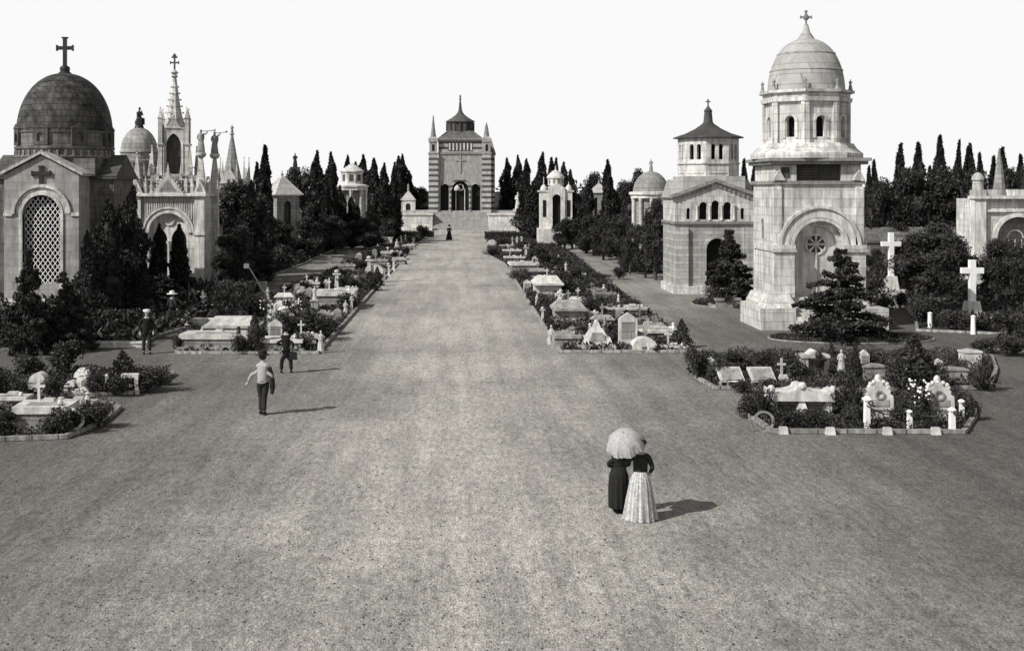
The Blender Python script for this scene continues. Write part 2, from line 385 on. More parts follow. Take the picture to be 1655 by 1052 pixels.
cover('undergrowth', lotR, 30, 1.3, .2, 'dark_leaf', 10, 'dark undergrowth beside the right side path', 'undergrowth')
cover('undergrowth', lotF, 12, .5, .16, 'dark_leaf', 11, 'dark undergrowth around the stone crosses', 'undergrowth')
cover('undergrowth', bG, 120, .7, .12, 'dark_leaf', 12, 'dark planting in the corner bed beyond the right path', 'undergrowth')
# ------------------------------------------------------------------ vegetation prototypes (10 m tall unless said)
HID = []
def proto(name): o = bpy.data.objects.new(name, None); col.objects.link(o); HID.append(o); return o
def cyp_prof(t, slim): return (min(1, (t/.1)**.6))*(1-t**(1.7+slim))**.9*(1-.25*t)
def make_cypress(seed, wr, lumps=0, nleaf=5200, slim=.6):
    rng = np.random.default_rng(seed); root = proto('cypress'); H = 10; Rr = wr*H/2
    t = rng.beta(1.1, 1.25, nleaf); a = rng.uniform(0, 2*PI, nleaf)
    ph = rng.uniform(0, 6, 6)
    def q(t, a): return 1+.16*np.sin(3*a+ph[0]+5*t)+.13*np.sin(5*a+ph[1]-9*t)+.12*np.sin(t*26+ph[2]+2*a)+.1*np.sin(t*41+ph[3]+a)
    pr = np.array([cyp_prof(x, slim) for x in t]); r = Rr*pr*q(t, a)*rng.uniform(.72, 1.08, nleaf)
    if lumps: r *= 1+.35*np.sin(t*13+ph[4]+a)*(t > .1)
    leanx = .15*np.sin(t*3+ph[5])*Rr
    pts = np.stack([r*np.cos(a)+leanx, r*np.sin(a), .35+t*(H-.4)], 1)
    core = MB(); core.lathe(0, 0, [(Rr*.66*cyp_prof(max(k/24, .01), slim)*(1+.12*math.sin(k*2.3+ph[0])) if k < 24 else .01, .35+k/24*(H-.9)) for k in range(25)], 14)
    leafobj('crown', [leaves(pts, .19, rng, 1.6)], 'cypress_leaf', root, core)
    MB().tube([(0, 0, -.1), (0, 0, 1.6)], [.22, .15]).build('trunk', 'bark', root)
    return root
def make_broad(seed, n=7500, W=6.5, H=8, trunk=1.4):
    rng = np.random.default_rng(seed); root = proto('evergreen_tree'); P_ = []; tb = MB()
    tb.tube([(0, 0, -.1), (.1, 0, trunk), (.0, .1, H*.55)], [.32, .24, .08])
    cores = []
    for k in range(16):
        z = rng.uniform(.22, .9)*H; rad = W/2*math.sin(PI*min(.97, (z/H*.85+.12)))*rng.uniform(.35, .8); a = rng.uniform(0, 2*PI)
        c = np.array([rad*math.cos(a), rad*math.sin(a), z]); br = rng.uniform(.8, 1.5)
        tb.tube([(0, 0, max(trunk*.8, z*.55)), tuple(c*.6+np.array([0, 0, z*.35])), tuple(c)], [.1, .06, .03], 5)
        cores.append((c, br)); g = rng.normal(size=(n//16, 3)); g /= np.linalg.norm(g, axis=1)[:, None]
        P_.append(c+g*br*np.array([1.15, 1.15, .85])*rng.uniform(.55, 1.1, (n//16, 1)))
    core = MB()
    for c, br in cores: core.ball(tuple(c), br*.62, None, br*.5, 8, 6, .2, random.Random(seed))
    P_ = np.concatenate(P_); leafobj('crown', [leaves(P_, .17, rng, .2)], 'dark_leaf', root, core); tb.build('trunk', 'bark', root); return root
def make_cedar(seed, H=6, W=5.6, tiers=14, mat='dark_leaf'):
    rng = np.random.default_rng(seed); root = proto('cedar'); tb = MB(); P_ = []
    tb.tube([(0, 0, -.1), (.03, 0, H*.5), (0, .02, H*.98)], [.17, .1, .02])
    for k in range(tiers):
        t = (k+.4)/tiers; z = H*(.03+.95*t); L_ = W/2*(1-t)**.85*(1 if t > .12 else .85)+.12
        for j in range(8 if t < .7 else 5):
            a = rng.uniform(0, 2*PI); ll = L_*rng.uniform(.5, 1.3); dr = rng.uniform(-.2, .14)-.12*(1-t)
            tip = np.array([ll*math.cos(a), ll*math.sin(a), z+dr*ll+.12*ll]); mid_ = np.array([ll*.55*math.cos(a), ll*.55*math.sin(a), z+.06*ll])
            tb.tube([(0, 0, z), tuple(mid_), tuple(tip)], [.035, .022, .008], 4)
            nn = int(90+150*ll); u = rng.uniform(.12, 1.02, nn)**.8; side = rng.normal(0, 1, nn)*(.05+.17*ll*(1-u*.75)*u**.3)
            base = np.where(u[:, None] < .5, mid_*(u[:, None]*2)+np.array([0, 0, z])*(1-u[:, None]*2), mid_*(2-2*u[:, None])+tip*(2*u[:, None]-1))
            perp = np.array([-math.sin(a), math.cos(a), 0]); P_.append(base+rng.normal(0, .03, (nn, 3))*[1, 1, 1.6]+side[:, None]*perp+np.stack([np.zeros(nn)]*2+[rng.normal(-.03, .05, nn)-.25*np.abs(side)*.4], 1))
    leafobj('crown', [leaves(np.concatenate(P_), .12, rng, .1, .3)], mat, root); tb.build('trunk', 'bark', root); return root
def make_shrub(seed, kind='round', n=1700, mat='shrub_leaf', name='shrub'):
    rng = np.random.default_rng(seed); root = proto(name); P_ = []; tb = MB()
    if kind == 'cone':
        t = rng.beta(1, 1.5, n); a = rng.uniform(0, 2*PI, n); r = .48*(1-t)**.8*rng.uniform(.5, 1.08, n)*(1+.2*np.sin(3*a+t*14)); P_ = [np.stack([r*np.cos(a), r*np.sin(a), t], 1)]
        up = 1.2
    elif kind == 'spiky':
        for k in range(60):
            a = rng.uniform(0, 2*PI); el = rng.uniform(.15, 1.45); L_ = rng.uniform(.5, 1); u = rng.uniform(.1, 1, n//60)
            P_.append(np.stack([L_*u*.75*math.cos(a)*math.cos(el), L_*u*.75*math.sin(a)*math.cos(el), .05+L_*u*math.sin(el)*.95+.0*u], 1)+rng.normal(0, .018, (n//60, 3)))
        up = .8
    else:
        nb = 11
        for k in range(nb):
            a = rng.uniform(0, 2*PI); rr = rng.uniform(0, .3); c = np.array([rr*math.cos(a), rr*math.sin(a), rng.uniform(.25, .72)])
            g = rng.normal(size=(n//nb, 3)); g /= np.linalg.norm(g, axis=1)[:, None]; P_.append(c+g*rng.uniform(.16, .27)*rng.uniform(.5, 1.1, (n//nb, 1)))
        up = .2
    pts = np.concatenate(P_); pts[:, 2] = np.clip(pts[:, 2], .03, 1.1)
    leafobj('foliage', [leaves(pts, .045, rng, up)], mat, root)
    for k in range(7):
        a = rng.uniform(0, 2*PI); tb.tube([(0, 0, 0), (.1*math.cos(a), .1*math.sin(a), .3), (.26*math.cos(a), .26*math.sin(a), .6 if kind != 'cone' else .35)], [.025, .018, .006], 5)
    tb.build('stem', 'bark', root); return root
CY = [make_cypress(11, .2), make_cypress(12, .24, 1), make_cypress(13, .3, 1, 6200, .2), make_cypress(14, .17), make_cypress(15, .4, 1, 7000, .5)]
CYW = [.2, .24, .3, .17, .4]
BR = [make_broad(21), make_broad(22, 8000, 7.5, 7.5), make_broad(23, 7000, 5, 9)]
BRW = [(6.5+1.6, 8.6), (7.5+1.6, 8.1), (5+1.6, 9.6)]
CD = [make_cedar(31), make_cedar(32, 6, 4.4, 15)]
SH = {'round': [make_shrub(41), make_shrub(42), make_shrub(43)], 'cone': [make_shrub(44, 'cone'), make_shrub(45, 'cone')], 'spiky': [make_shrub(46, 'spiky', 2600)]}
def place(pr, x, y, sx, sz, label, cat, group=None, rz=None):
    c = copy_tree(pr); c.location = (x, y, 0); c.scale = (sx, sx, sz); rg = random.Random(label); c.rotation_euler = (rg.gauss(0, R(1.3)), rg.gauss(0, R(1.3)), rg.uniform(0, 6.28) if rz is None else rz)
    return tag(c, label, cat, group)
def cypress(px, tip, Z, wpx, label, group='cypresses on the skyline', v=None):
    s = F/Z; h = CH+(HY-tip)/s; wd = wpx/s*(1.5 if Z > 118 else 1.3)
    i = min(range(5), key=lambda k: abs(CYW[k]-wd/h)) if v is None else v
    place(CY[i], XZ(px, Z), Z, wd/(CYW[i]*10), h/10, label, 'cypress', group)
def broad(px, tip, Z, wpx, label, group='dense evergreen trees', v=0):
    s = F/Z; h = CH+(HY-tip)/s; place(BR[v], XZ(px, Z), Z, (wpx/s)*1.38/BRW[v][0], h*1.05/BRW[v][1], label, 'tree', group)
def shrub(px, tip, base, wpx, label, kind='round', v=0, group='shrubs among the tombs'):
    x, y, s = at(px, base); ln = {'round': .98, 'cone': 1, 'spiky': 1}[kind]; wn = {'round': .95, 'cone': .95, 'spiky': 1.3}[kind]
    L_ = SH[kind]; return place(L_[v % len(L_)], x, y, 1.15*wpx/s/wn, 1.06*(base-tip)/s/ln, label, 'shrub', group)
# ------------------------------------------------------------------ shared building pieces
def cross_mb(mb, x, y, z, h, w, t, arm=.68, flare=0):
    mb.box(x-t/2, x+t/2, y-t/2, y+t/2, z, z+h); a = z+h*arm
    mb.box(x-w/2, x-t/2, y-t/2, y+t/2, a-t/2, a+t/2); mb.box(x+t/2, x+w/2, y-t/2, y+t/2, a-t/2, a+t/2)
    if flare:
        f = t*flare
        mb.box(x-w/2-f, x-w/2, y-t*.55, y+t*.55, a-t/2-f, a+t/2+f); mb.box(x+w/2, x+w/2+f, y-t*.55, y+t*.55, a-t/2-f, a+t/2+f); mb.box(x-t/2-f, x+t/2+f, y-t*.55, y+t*.55, z+h, z+h+f*1.2)
def figure_mb(mb, x, y, z, h, pose='stand', a=0):
    """a robed stone or bronze figure of height h"""
    M0 = mb.M; base = Matrix.Translation((x, y, z)) @ Matrix.Rotation(a, 4, 'Z') @ Matrix.Scale(h/1.7, 4); mb.M = base if M0 is None else M0 @ base
    fold = lambda an, zz: 1+.07*math.sin(an*7+zz*3)
    if pose == 'sit':
        mb.lathe(0, .0, [(.34, 0), (.36, .35), (.27, .55), (.2, .75), (.23, 1.05), (.2, 1.2), (.07, 1.3), (.06, 1.36)], 14, fn=fold)
        mb.tube([(-.12, -.1, .62), (-.13, -.42, .6), (-.12, -.46, .1)], [.13, .12, .1]); mb.tube([(.12, -.1, .62), (.13, -.42, .6), (.12, -.46, .1)], [.13, .12, .1])
        mb.ball((0, -.06, 1.5), .1, .12, .14); mb.tube([(-.22, 0, 1.15), (-.27, -.12, .85), (-.08, -.3, .8)], [.07, .06, .04]); mb.tube([(.22, 0, 1.15), (.25, -.18, .95), (.05, -.2, 1.36)], [.07, .06, .04])
    else:
        mb.lathe(0, 0, [(.3, 0), (.27, .3), (.2, .8), (.17, 1.0), (.21, 1.25), (.2, 1.36), (.07, 1.44), (.055, 1.5)], 14, fn=fold)
        mb.ball((0, -.02, 1.6), .09, .11, .13)
        mb.tube([(-.2, 0, 1.34), (-.27, -.03, 1.05), (-.14, -.2, .95)], [.065, .055, .04])
        if pose == 'trumpet':
            mb.tube([(.2, 0, 1.34), (.42, -.05, 1.42), (.5, -.08, 1.58)], [.065, .05, .04]); mb.tube([(.1, -.1, 1.58), (.8, -.1, 1.62), (1.0, -.1, 1.66), (1.08, -.1, 1.68)], [.03, .03, .05, .1])
            for s_ in (-1, 1): mb.prY([(.05*s_, 1.3), (.2*s_, 1.5), (.22*s_, 1.1), (.1*s_, .6)], .12, .2)
        else: mb.tube([(.2, 0, 1.34), (.28, -.06, 1.08), (.2, -.24, 1.2)], [.065, .055, .04])
    mb.M = M0
def roof4(mb, cx, cy, z0, h, w, d, over=.2, curve=0):
    mb.frus(cx, cy, z0, z0+.07, w+2*over, d+2*over, w+2*over, d+2*over); mb.frus(cx, cy, z0+.07, z0+h, w+2*over-.06, d+2*over-.06, .06, .06)
def pinn(mb, x, y, z, h, w):
    mb.cb(x, y, z, z+h*.35, w); mb.cb(x, y, z+h*.35, z+h*.39, w*1.3); mb.frus(x, y, z+h*.39, z+h*.96, w*.95, w*.95, w*.1, w*.1); mb.ball((x, y, z+h*.95), w*.22, None, None, 8, 6)

# ================================================================== domed mausoleum at left
Zc = 72.; s = F/Zc; r_ = empty('domed_mausoleum', (XZ(105, Zc), Zc, 0), 'dark domed mausoleum with latticed arched window and dark cross on its dome', 'mausoleum')
b = MB(); b.awall(4.1, 7.55, .5, [(0, 2.06, 1.6, 5.42, 'r')], -4.1); b.prY([(-2.05, 7.55), (2.05, 7.55), (0, 8.62)], -4.1, -3.6)
b.box(-2.05, -1.55, -3.6, -1.2, 0, 7.55); b.box(1.55, 2.05, -3.6, -1.2, 0, 7.55)
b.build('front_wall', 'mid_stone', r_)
b = MB(); b.box(-3.4, 3.4, -2.0, 2.2, 0, 7.5); b.box(-2.0, 2.0, 2.2, 3.9, 0, 7.5); b.build('wall', 'sooty_shade_stone', r_)  # shade of the side wings is put into this darker, weathered stone colour
b = MB()
for sg in (-1, 1): b.prY([(0, 8.7), (0, 8.86), (sg*2.3, 7.66), (sg*2.3, 7.5)], -4.28, -1.0)
b.build('gable_roof', 'pale_stone', r_, False)
b = MB(); b.prX([(-2.25, 7.5), (2.4, 7.5), (.0, 8.75)], -3.6, 3.6); b.box(-3.62, 3.62, -2.22, 2.4, 7.35, 7.5); b.build('roof', 'roof_slate', r_)
b = MB(); b.box(-2.15, 2.15, -4.22, -3.5, 0, .75); b.box(-3.5, 3.5, -2.1, 2.3, 0, .6); b.box(-2.6, 2.6, -4.9, -4.22, 0, .35); b.build('plinth', 'pale_stone', r_)
b = MB(); b.ring(0, 5.42, 1.03, 1.2, -4.18, -3.9); b.ring(0, 5.42, 1.2, 1.42, -4.13, -3.95); b.ring(0, 5.42, 1.45, 1.62, -4.24, -3.95)
for sg in (-1, 1): b.box(sg*1.12-.09, sg*1.12+.09, -4.18, -3.9, 1.0, 5.42); b.box(sg*1.83-.22, sg*1.83+.24, -4.2, -4.0, 5.3, 5.5)
b.build('archivolt', 'pale_stone', r_)
g = MB()
for k in range(-14, 15):
    for sg in (-1, 1):
        P = []
        for q in range(41):
            z = 1.6+q*(4.86/40); x = k*.27*1.0+sg*(z-4)*.72
            top = 5.42
            lim = 1.0 if z <= top else math.sqrt(max(0, 1.0-(z-top)**2))
            if abs(x) <= lim: P.append((x, -3.84, z))
        if len(P) > 1: g.tube([P[0], P[-1]], .022, 4)
gr = g.build('window_lattice', 'white_paint', r_, False); b = MB(); b.box(-1.1, 1.1, -3.6, -3.5, 1.5, 6.5); b.build('pane', 'opening', gr)
b = MB(); cross_mb(b, 0, -4.13, 7.05, .95, .95, .2, .62, .25); b.build('gable_cross', 'bronze', r_)
b = MB(); b.cb(0, 0, 7.5, 8.5, 4.9); b.lathe(0, 0, [(2.72, 8.5), (2.72, 9.0), (2.8, 9.05), (2.8, 9.2), (2.66, 9.25), (2.66, 9.95), (2.74, 10.0), (2.74, 10.08)], 48)
b.build('drum', 'sooty_shade_stone', r_)
b = MB()
for k in range(40):
    b.M = rotz(k*PI/20); b.box(-.06, .06, -2.8, -2.7, 8.62, 8.98)
b.M = None; b.lathe(0, 0, [(2.74, 8.58), (2.78, 8.6), (2.78, 8.66), (2.74, 8.68)], 48)
b.build('drum_frieze', 'weathered_stone', r_)
b = MB()
for k in range(8):
    b.M = rotz(k*PI/4+PI/8+.2); b.awall(.9, .95, .8, [(0, .42, .2, .5, 'r')], -2.78); b.prY([(-.5, .95), (.5, .95), (0, 1.22)], -2.82, -2.1)
for i, q in enumerate(b.v): b.v[i] = (q[0], q[1], q[2]+9.25)
b.build('dormer', 'dark_stone', r_)
b = MB(); b.lathe(0, 0, [(2.68*math.cos(t)**.92 if t < 1.56 else .05, 10.0+3.5*math.sin(t)) for t in [i*1.5/26 for i in range(27)]], 48, fn=lambda a, z: 1+.006*math.cos(a*24))
dm_ = b.build('dome', 'lead_dome', r_)
b = MB(); b.lathe(0, 0, [(.5, 13.35), (.38, 13.5), (.26, 13.62), (.3, 13.75), (.26, 13.88), (.12, 13.95)], 16); cross_mb(b, 0, 0, 13.9, 1.62, .85, .2, .66, .35); b.build('finial', 'bronze', dm_)

# ================================================================== gothic chapel
Zf = 80.; s = 25.; r_ = empty('gothic_chapel', (XZ(272, Zf), Zf+1.8, 0), 'pale gothic chapel with open spired lantern and pointed double doorway', 'chapel')
yf = -1.8
b = MB(); b.awall(4.5, 6.3, .45, [(0, 2.5, 0, 3.95, 'r')], yf); b.box(-2.25, -1.9, yf+.45, 1.8, 0, 6.3); b.box(1.9, 2.25, yf+.45, 1.8, 0, 6.3); b.box(-1.9, 1.9, 1.4, 1.8, 0, 6.3); b.box(-1.9, 1.9, yf+.45, 1.4, 6.0, 6.28)
b.build('wall', 'pale_stone', r_)
b = MB(); b.box(-2.4, 2.4, yf-.15, 1.9, 0, .75); b.box(-1.0, 1.0, yf-.7, yf-.15, 0, .4); b.build('plinth', 'carved_stone', r_)
b = MB()
for x in (-2.05, 2.05):
    b.box(x-.32, x+.32, yf-.22, yf, .75, 6.3); b.box(x-.38, x+.38, yf-.3, yf, 3.8, 3.98)
b.ring(0, 3.95, 1.26, 1.5, yf-.1, yf+.3); b.ring(0, 3.95, 1.55, 1.68, yf-.16, yf+.05); b.box(-2.5, 2.5, yf-.38, 1.95, 6.3, 6.42); b.box(-2.45, 2.45, yf-.28, 1.9, 6.42, 6.5)
for k in range(15): b.box(-1.5+k*.2, -1.42+k*.2, yf-.2, yf, 6.12, 6.3)
b.build('cornice', 'carved_stone', r_)
b = MB(); b.awall(2.5, 5.3, .14, [(-.62, 1.0, 0, 3.4, 'p'), (.62, 1.0, 0, 3.4, 'p')], yf+.3); b.lathe(0, 0, [(.05, 0)]*2, 4)
t = MB(); t.lathe(0, yf+.22, [(.14, .0), (.14, .5), (.08, .55), (.08, 3.1), (.17, 3.3), (.2, 3.4)], 12)
for i in range(12): a_ = i*PI/6; t.tube([(0, yf+.25, 4.75), (.26*math.cos(a_), yf+.25, 4.75+.26*math.sin(a_))], .025, 4)
t.ring(0, 4.75, .26, .34, yf+.2, yf+.3, 20, 0, 2*PI)
b.build('tracery', 'carved_stone', r_); t.build('door_column', 'marble', r_)
b = MB(); b.box(-1.3, 1.3, yf+.5, yf+.6, 0, 5.6); b.build('dark_doorway', 'opening', r_)
b = MB()
for xc, w_, h_ in ((0, 2.0, 1.35), (-2.05, .85, .95), (2.05, .85, .95)):
    b.prY([(xc-w_/2, 6.5), (xc+w_/2, 6.5), (xc, 6.5+h_)], yf-.18, yf+.04)
for sy in (0, 1.7):
    b.prX([(sy-.5, 6.5), (sy+.5, 6.5), (sy, 7.6)], 2.1, 2.32)
b.build('gable', 'carved_stone', r_)
b = MB()
for xc, w_, h_ in ((0, 1.15, .8), (-2.05, .42, .5), (2.05, .42, .5)): b.prY([(xc-w_/2, 6.62), (xc+w_/2, 6.62), (xc, 6.62+h_)], yf-.2, yf-.17)
b.build('gable_panel', 'weathered_stone', r_)
b = MB(); b.frus(0, 0, 6.5, 7.7, 4.2, 3.4, 2.3, 2.3); b.box(-1.75, 1.75, -1.35, 1.35, 7.3, 7.65); b.build('roof', 'weathered_stone', r_)
b = MB()
for k in range(23):
    x = -1.65+k*.15
    z0_ = 3.95+math.sqrt(max(0, 1.72**2-x*x)) if abs(x) < 1.72 else 4.1
    if z0_ < 5.95: b.box(x-.025, x+.025, yf-.07, yf, z0_, 6.05)
b.box(-1.73, 1.73, yf-.08, yf, 6.04, 6.11); b.build('tracery_relief', 'carved_stone', r_)
b = MB(); b.box(-2.0, 2.0, -1.62, -1.5, 7.35, 7.42); b.box(-2.0, 2.0, -1.62, -1.5, 6.9, 6.96)
for k in range(21): b.box(-1.98+k*.198-.03, -1.98+k*.198+.03, -1.6, -1.52, 6.5, 7.36)
b.build('balustrade', 'pale_stone', r_)
lt = MB()
for k in range(4):
    lt.M = rotz(k*PI/2+.14, 0, 0, 7.65); lt.awall(1.7, 3.15, .25, [(0, .95, .1, 1.95, 'p')], -.85)
    lt.prY([(-.5, 3.1), (.5, 3.1), (0, 3.75)], -.93, -.75)
    lt.box(-.98, -.72, -.98, -.72, 0, 3.4); lt.box(-1.05, -.65, -1.05, -.65, 2.0, 2.12)
lt.M = rotz(.14, 0, 0, 7.65)
for x in (-.85, .85):
    for y in (-.85, .85): pinn(lt, x, y, 3.35, 1.15, .26)
for k in range(4):
    lt.M = rotz(k*PI/2+.14, 0, 0, 7.65); pinn(lt, 0, -.86, 3.6, .8, .14)
    for j in range(5): lt.ball((-.45+j*.09, -.9, 3.1+j*.14), .05, None, None, 6, 4); lt.ball((.45-j*.09, -.9, 3.1+j*.14), .05, None, None, 6, 4)
    for x in (-.62, .62): lt.lathe(x, -.92, [(.07, 0), (.05, .1), (.05, 1.9), (.09, 2.05)], 8)
lt.M = None; lt.build('lantern', 'pale_stone', r_)
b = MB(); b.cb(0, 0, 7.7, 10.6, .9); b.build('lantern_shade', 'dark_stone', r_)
b = MB(); b.lathe(0, 0, [(.78, 10.75), (.5, 11.6), (.32, 12.6), (.13, 14.1), (.1, 14.2)], 8, PI/8)
for k in range(8):
    for j in range(7): q = j/7; rr = .74*(1-q)+.16*q; b.ball((rr*math.cos(k*PI/4+PI/8), rr*math.sin(k*PI/4+PI/8), 10.95+q*3.0), .06, None, None, 6, 4)
b.lathe(0, 0, [(.1, 14.1), (.24, 14.2), (.12, 14.32), (.26, 14.45), (.1, 14.6), (.06, 14.65)], 12); sp_ = b.build('spire', 'pale_stone', r_)
b = MB(); cross_mb(b, 0, 0, 14.6, .85, .5, .1, .6, .5); b.prY([(-.22, 15.42), (.22, 15.42), (0, 15.75)], -.05, .05); b.build('cross', 'dark_stone', sp_)
pn = MB()
for x, y in ((-2.05, yf+.15), (-1.95, 1.5)): pinn(pn, x, y, 6.5, 2.7, .42)
for x in (-1.5, -1.12, 1.12, 1.5): pinn(pn, x, yf+.1, 6.5, 1.15, .17)
for x in (-.0,): pinn(pn, x, yf-.08, 7.75, .7, .16)
for x in (-1.25, 1.25): pinn(pn, x, -1.0, 7.3, 2.4, .26); pinn(pn, x, 1.0, 7.3, 2.4, .26)
for x in (-.75, .75): pinn(pn, x, -1.5, 7.3, 1.2, .16)
for j in range(7):
    for sg in (-1, 1): pn.ball((sg*(1.0-j*.14), yf-.1, 6.6+j*.19), .07, None, None, 6, 4)
for x, y in ((2.05, yf+.3), (2.42, 1.2)):
    pn.cb(x, y, 0.5 if x > 2.2 else 6.5, 7.4, .5); pn.frus(x, y, 7.4, 8.9, .5, .5, .2, .2); pn.lathe(x, y, [(.2, 8.8), (.34, 8.95), (.34, 9.1), (.2, 9.15)], 10)
pn.build('pinnacle', 'pale_stone', r_)
for x, y, zt in ((2.05, yf+.3, 9.12), (2.42, 1.2, 9.12)):
    b = MB(); figure_mb(b, x, y, zt, 1.5, 'trumpet', 0 if y < 0 else -.3); b.build('trumpeting_angel', 'old_marble', r_)

# ================================================================== round chapel with seated statue
Z = 95.; s = F/Z; r_ = empty('domed_chapel', (XZ(225, Z), Z, 0), 'grey domed chapel topped by a dark seated statue behind the gothic chapel', 'chapel')
b = MB(); b.lathe(0, 0, [(1.5, 0), (1.5, 8.7), (1.62, 8.75), (1.62, 8.95), (1.4, 9.0), (1.4, 9.5), (1.48, 9.55), (1.48, 9.65)], 24)
for k in range(12): b.lathe(1.6*math.cos(k*PI/6), 1.6*math.sin(k*PI/6), [(.14, 0), (.14, 8.5), (.2, 8.7)], 8)
b.build('wall', 'weathered_stone', r_)
b = MB(); b.lathe(0, 0, [(1.36*math.cos(t), 9.6+1.9*math.sin(t)) for t in [i*1.5/14 for i in range(15)]], 24, fn=lambda a, z: 1+.03*abs(math.sin(a*6))); b.build('dome', 'weathered_stone', r_)
b = MB(); b.lathe(0, 0, [(.4, 11.4), (.3, 11.65)], 12); figure_mb(b, 0, 0, 11.6, 1.5, 'sit', .9); b.build('statue', 'bronze', r_)

# ================================================================== gothic aedicule behind
Z = 98.; r_ = empty('gothic_aedicule', (XZ(375, Z), Z, 0), 'small gothic aedicule bristling with thin pinnacles, right of the trumpeting angels', 'chapel')
b = MB()
for k in range(4): b.M = rotz(k*PI/2, 0, 0, 0); b.awall(2.3, 7.2, .25, [(0, 1.1, .6, 5.3, 'p')], -1.15); b.prY([(-.8, 7.2), (.8, 7.2), (0, 8.4)], -1.2, -1.0)
b.M = None; b.build('wall', 'pale_stone', r_)
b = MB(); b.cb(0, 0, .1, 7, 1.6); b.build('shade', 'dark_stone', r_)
b = MB(); b.lathe(0, 0, [(.85, 7.2), (.45, 9.0), (.12, 10.9), (.1, 11.0), (.2, 11.1), (.08, 11.2)], 8); figure_mb(b, 0, 0, 11.1, .75); b.build('spire', 'weathered_stone', r_)
for x in (-1.15, 1.15):
    for y in (-1.15, 1.15): b = MB(); pinn(b, x, y, 6.2, 3.2, .26); b.build('pinnacle', 'pale_stone', r_)
for x in (-.55, .55): b = MB(); pinn(b, x, -1.0, 7.6, 1.5, .16); b.build('pinnacle', 'pale_stone', r_)

# ================================================================== ossuary at the end of the avenue
Zo = 208.; s = F/Zo; X0 = XZ(744, Zo); r_ = empty('ossuary', (X0, Zo, 0), 'striped ossuary with central spire and two turrets closing the avenue', 'ossuary')
pf = 3.1
def ho(y): return CH+(HY-y)/s
b = MB(); b.box(-9.6, 9.9, .1, 9, 0, pf); b.build('terrace', 'dim_stone', r_)
b = MB()
for k in range(14): b.box(-4.6, 4.6, -5.2+k*.38, .1, k*pf/14, (k+1)*pf/14)
st = b.build('stairs', 'dim_stone', r_, False)
for x0, x1 in ((-9.5, -4.6), (4.6, 9.6)):
    b = MB(); b.box(x0, x1, -4.4, .1, 0, 2.45); b.box(x0-.15, x1+.15, -4.6, .1, 2.45, 2.7); b.build('parapet', 'carved_stone', r_)
    b = MB(); b.box(x0-6 if x0 < 0 else x0, x1+(8 if x0 > 0 else 0), -7.2, -5.4, 0, .95); b.build('low_wall', 'carved_stone', r_)
b = MB(); W_ = 7.6
b.awall(7.4, 9.6, .5, [(-2.65, 1.4, 0, 4.0, 'r'), (0, 2.9, 0, 3.7, 'r'), (2.65, 1.4, 0, 4.0, 'r')], 0)
for i, q in enumerate(b.v): b.v[i] = (q[0], q[1], q[2]+pf)
b.build('front_wall', 'dim_stone', r_)
b = MB(); b.box(-3.7, 3.7, .7, 9, pf, 15); b.box(3.7, 5.9, 3, 8, pf, 12.6); b.box(-5.4, -3.7, 3, 8, pf, 12.0); b.build('body', 'banded_stone', r_)
b = MB(); b.box(-3.6, 3.6, .52, .6, pf, pf+6.2); b.build('dark_doorway', 'opening', r_)
b = MB(); b.ring(0, pf+3.6, 1.35, 1.75, -.12, .3, 20)
for x in (-2.55, 2.55): b.ring(x, pf+3.9, .58, .8, -.08, .3, 14)
for x in (-1.65, 1.65): b.lathe(x, -.25, [(.22, pf), (.22, pf+.3), (.15, pf+.4), (.15, pf+3.3), (.26, pf+3.6)], 10)
b.build('archivolt', 'banded_stone', r_)
b = MB()
for x in (-.75, .75): b.tube([(x, .4, pf), (x, .4, pf+3.7)], .07, 6)
b.ring(0, pf+3.9, .45, .6, .3, .4, 16, 0, 2*PI); b.lathe(-.55, .3, [(.5, pf+3.4), (.55, pf+3.8), (.1, pf+4.4)], 10)
b.build('door_screen', 'marble', r_)
b = MB(); b.box(-3.7, 3.7, 0, .7, pf+9.6, 15.0); b.build('attic', 'banded_stone', r_)
b = MB(); b.box(-3.8, 3.8, -.2, .4, pf+9.5, pf+9.75); b.build('string_course', 'grey_stone', r_)
b = MB(); b.box(-4.0, 4.0, -.35, 9.2, 15.0, 15.25); b.build('cornice', 'grey_stone', r_)
b = MB(); cross_mb(b, 0, -.02, pf+6.4, 3.0, 1.7, .2); b.build('cross_relief', 'dim_stone', r_)
for k in range(7): pass
b = MB()
for k in range(7): b.box(-1.9+k*.6, -1.65+k*.6, -.12, .05, 13.2, 14.4)
b.build('gallery_column', 'marble', r_)
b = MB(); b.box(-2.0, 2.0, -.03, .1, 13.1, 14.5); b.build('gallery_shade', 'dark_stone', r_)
b = MB(); b.frus(0, 4.4, 15.25, 16.6, 7.6, 8.6, 4.4, 4.8); b.build('roof', 'sooty_shade_stone', r_)
b = MB(); b.lathe(0, 4, [(2.35, 16.4), (2.35, 18.0), (2.5, 18.05), (2.5, 18.2)], 8, PI/8); 
for k in range(16): a_ = k*PI/8; b.lathe(2.33*math.cos(a_), 4+2.33*math.sin(a_), [(.12, 16.6), (.12, 18.0)], 6)
b.build('drum', 'dark_stone', r_)
b = MB(); b.lathe(0, 4, [(2.7, 18.15), (2.6, 18.3), (1.6, 18.85), (.85, 19.4), (.5, 19.8), (.45, 19.95)], 8, PI/8); lr_ = b.build('lantern_roof', 'roof_slate', r_)
b = MB(); b.lathe(0, 4, [(.45, 19.8), (.3, 20.3), (.17, 21.5), (.1, 21.8), (.18, 21.9), (.08, 22.0)], 8); figure_mb(b, 0, 4, 21.9, 1.0); b.build('spire', 'dark_stone', lr_)
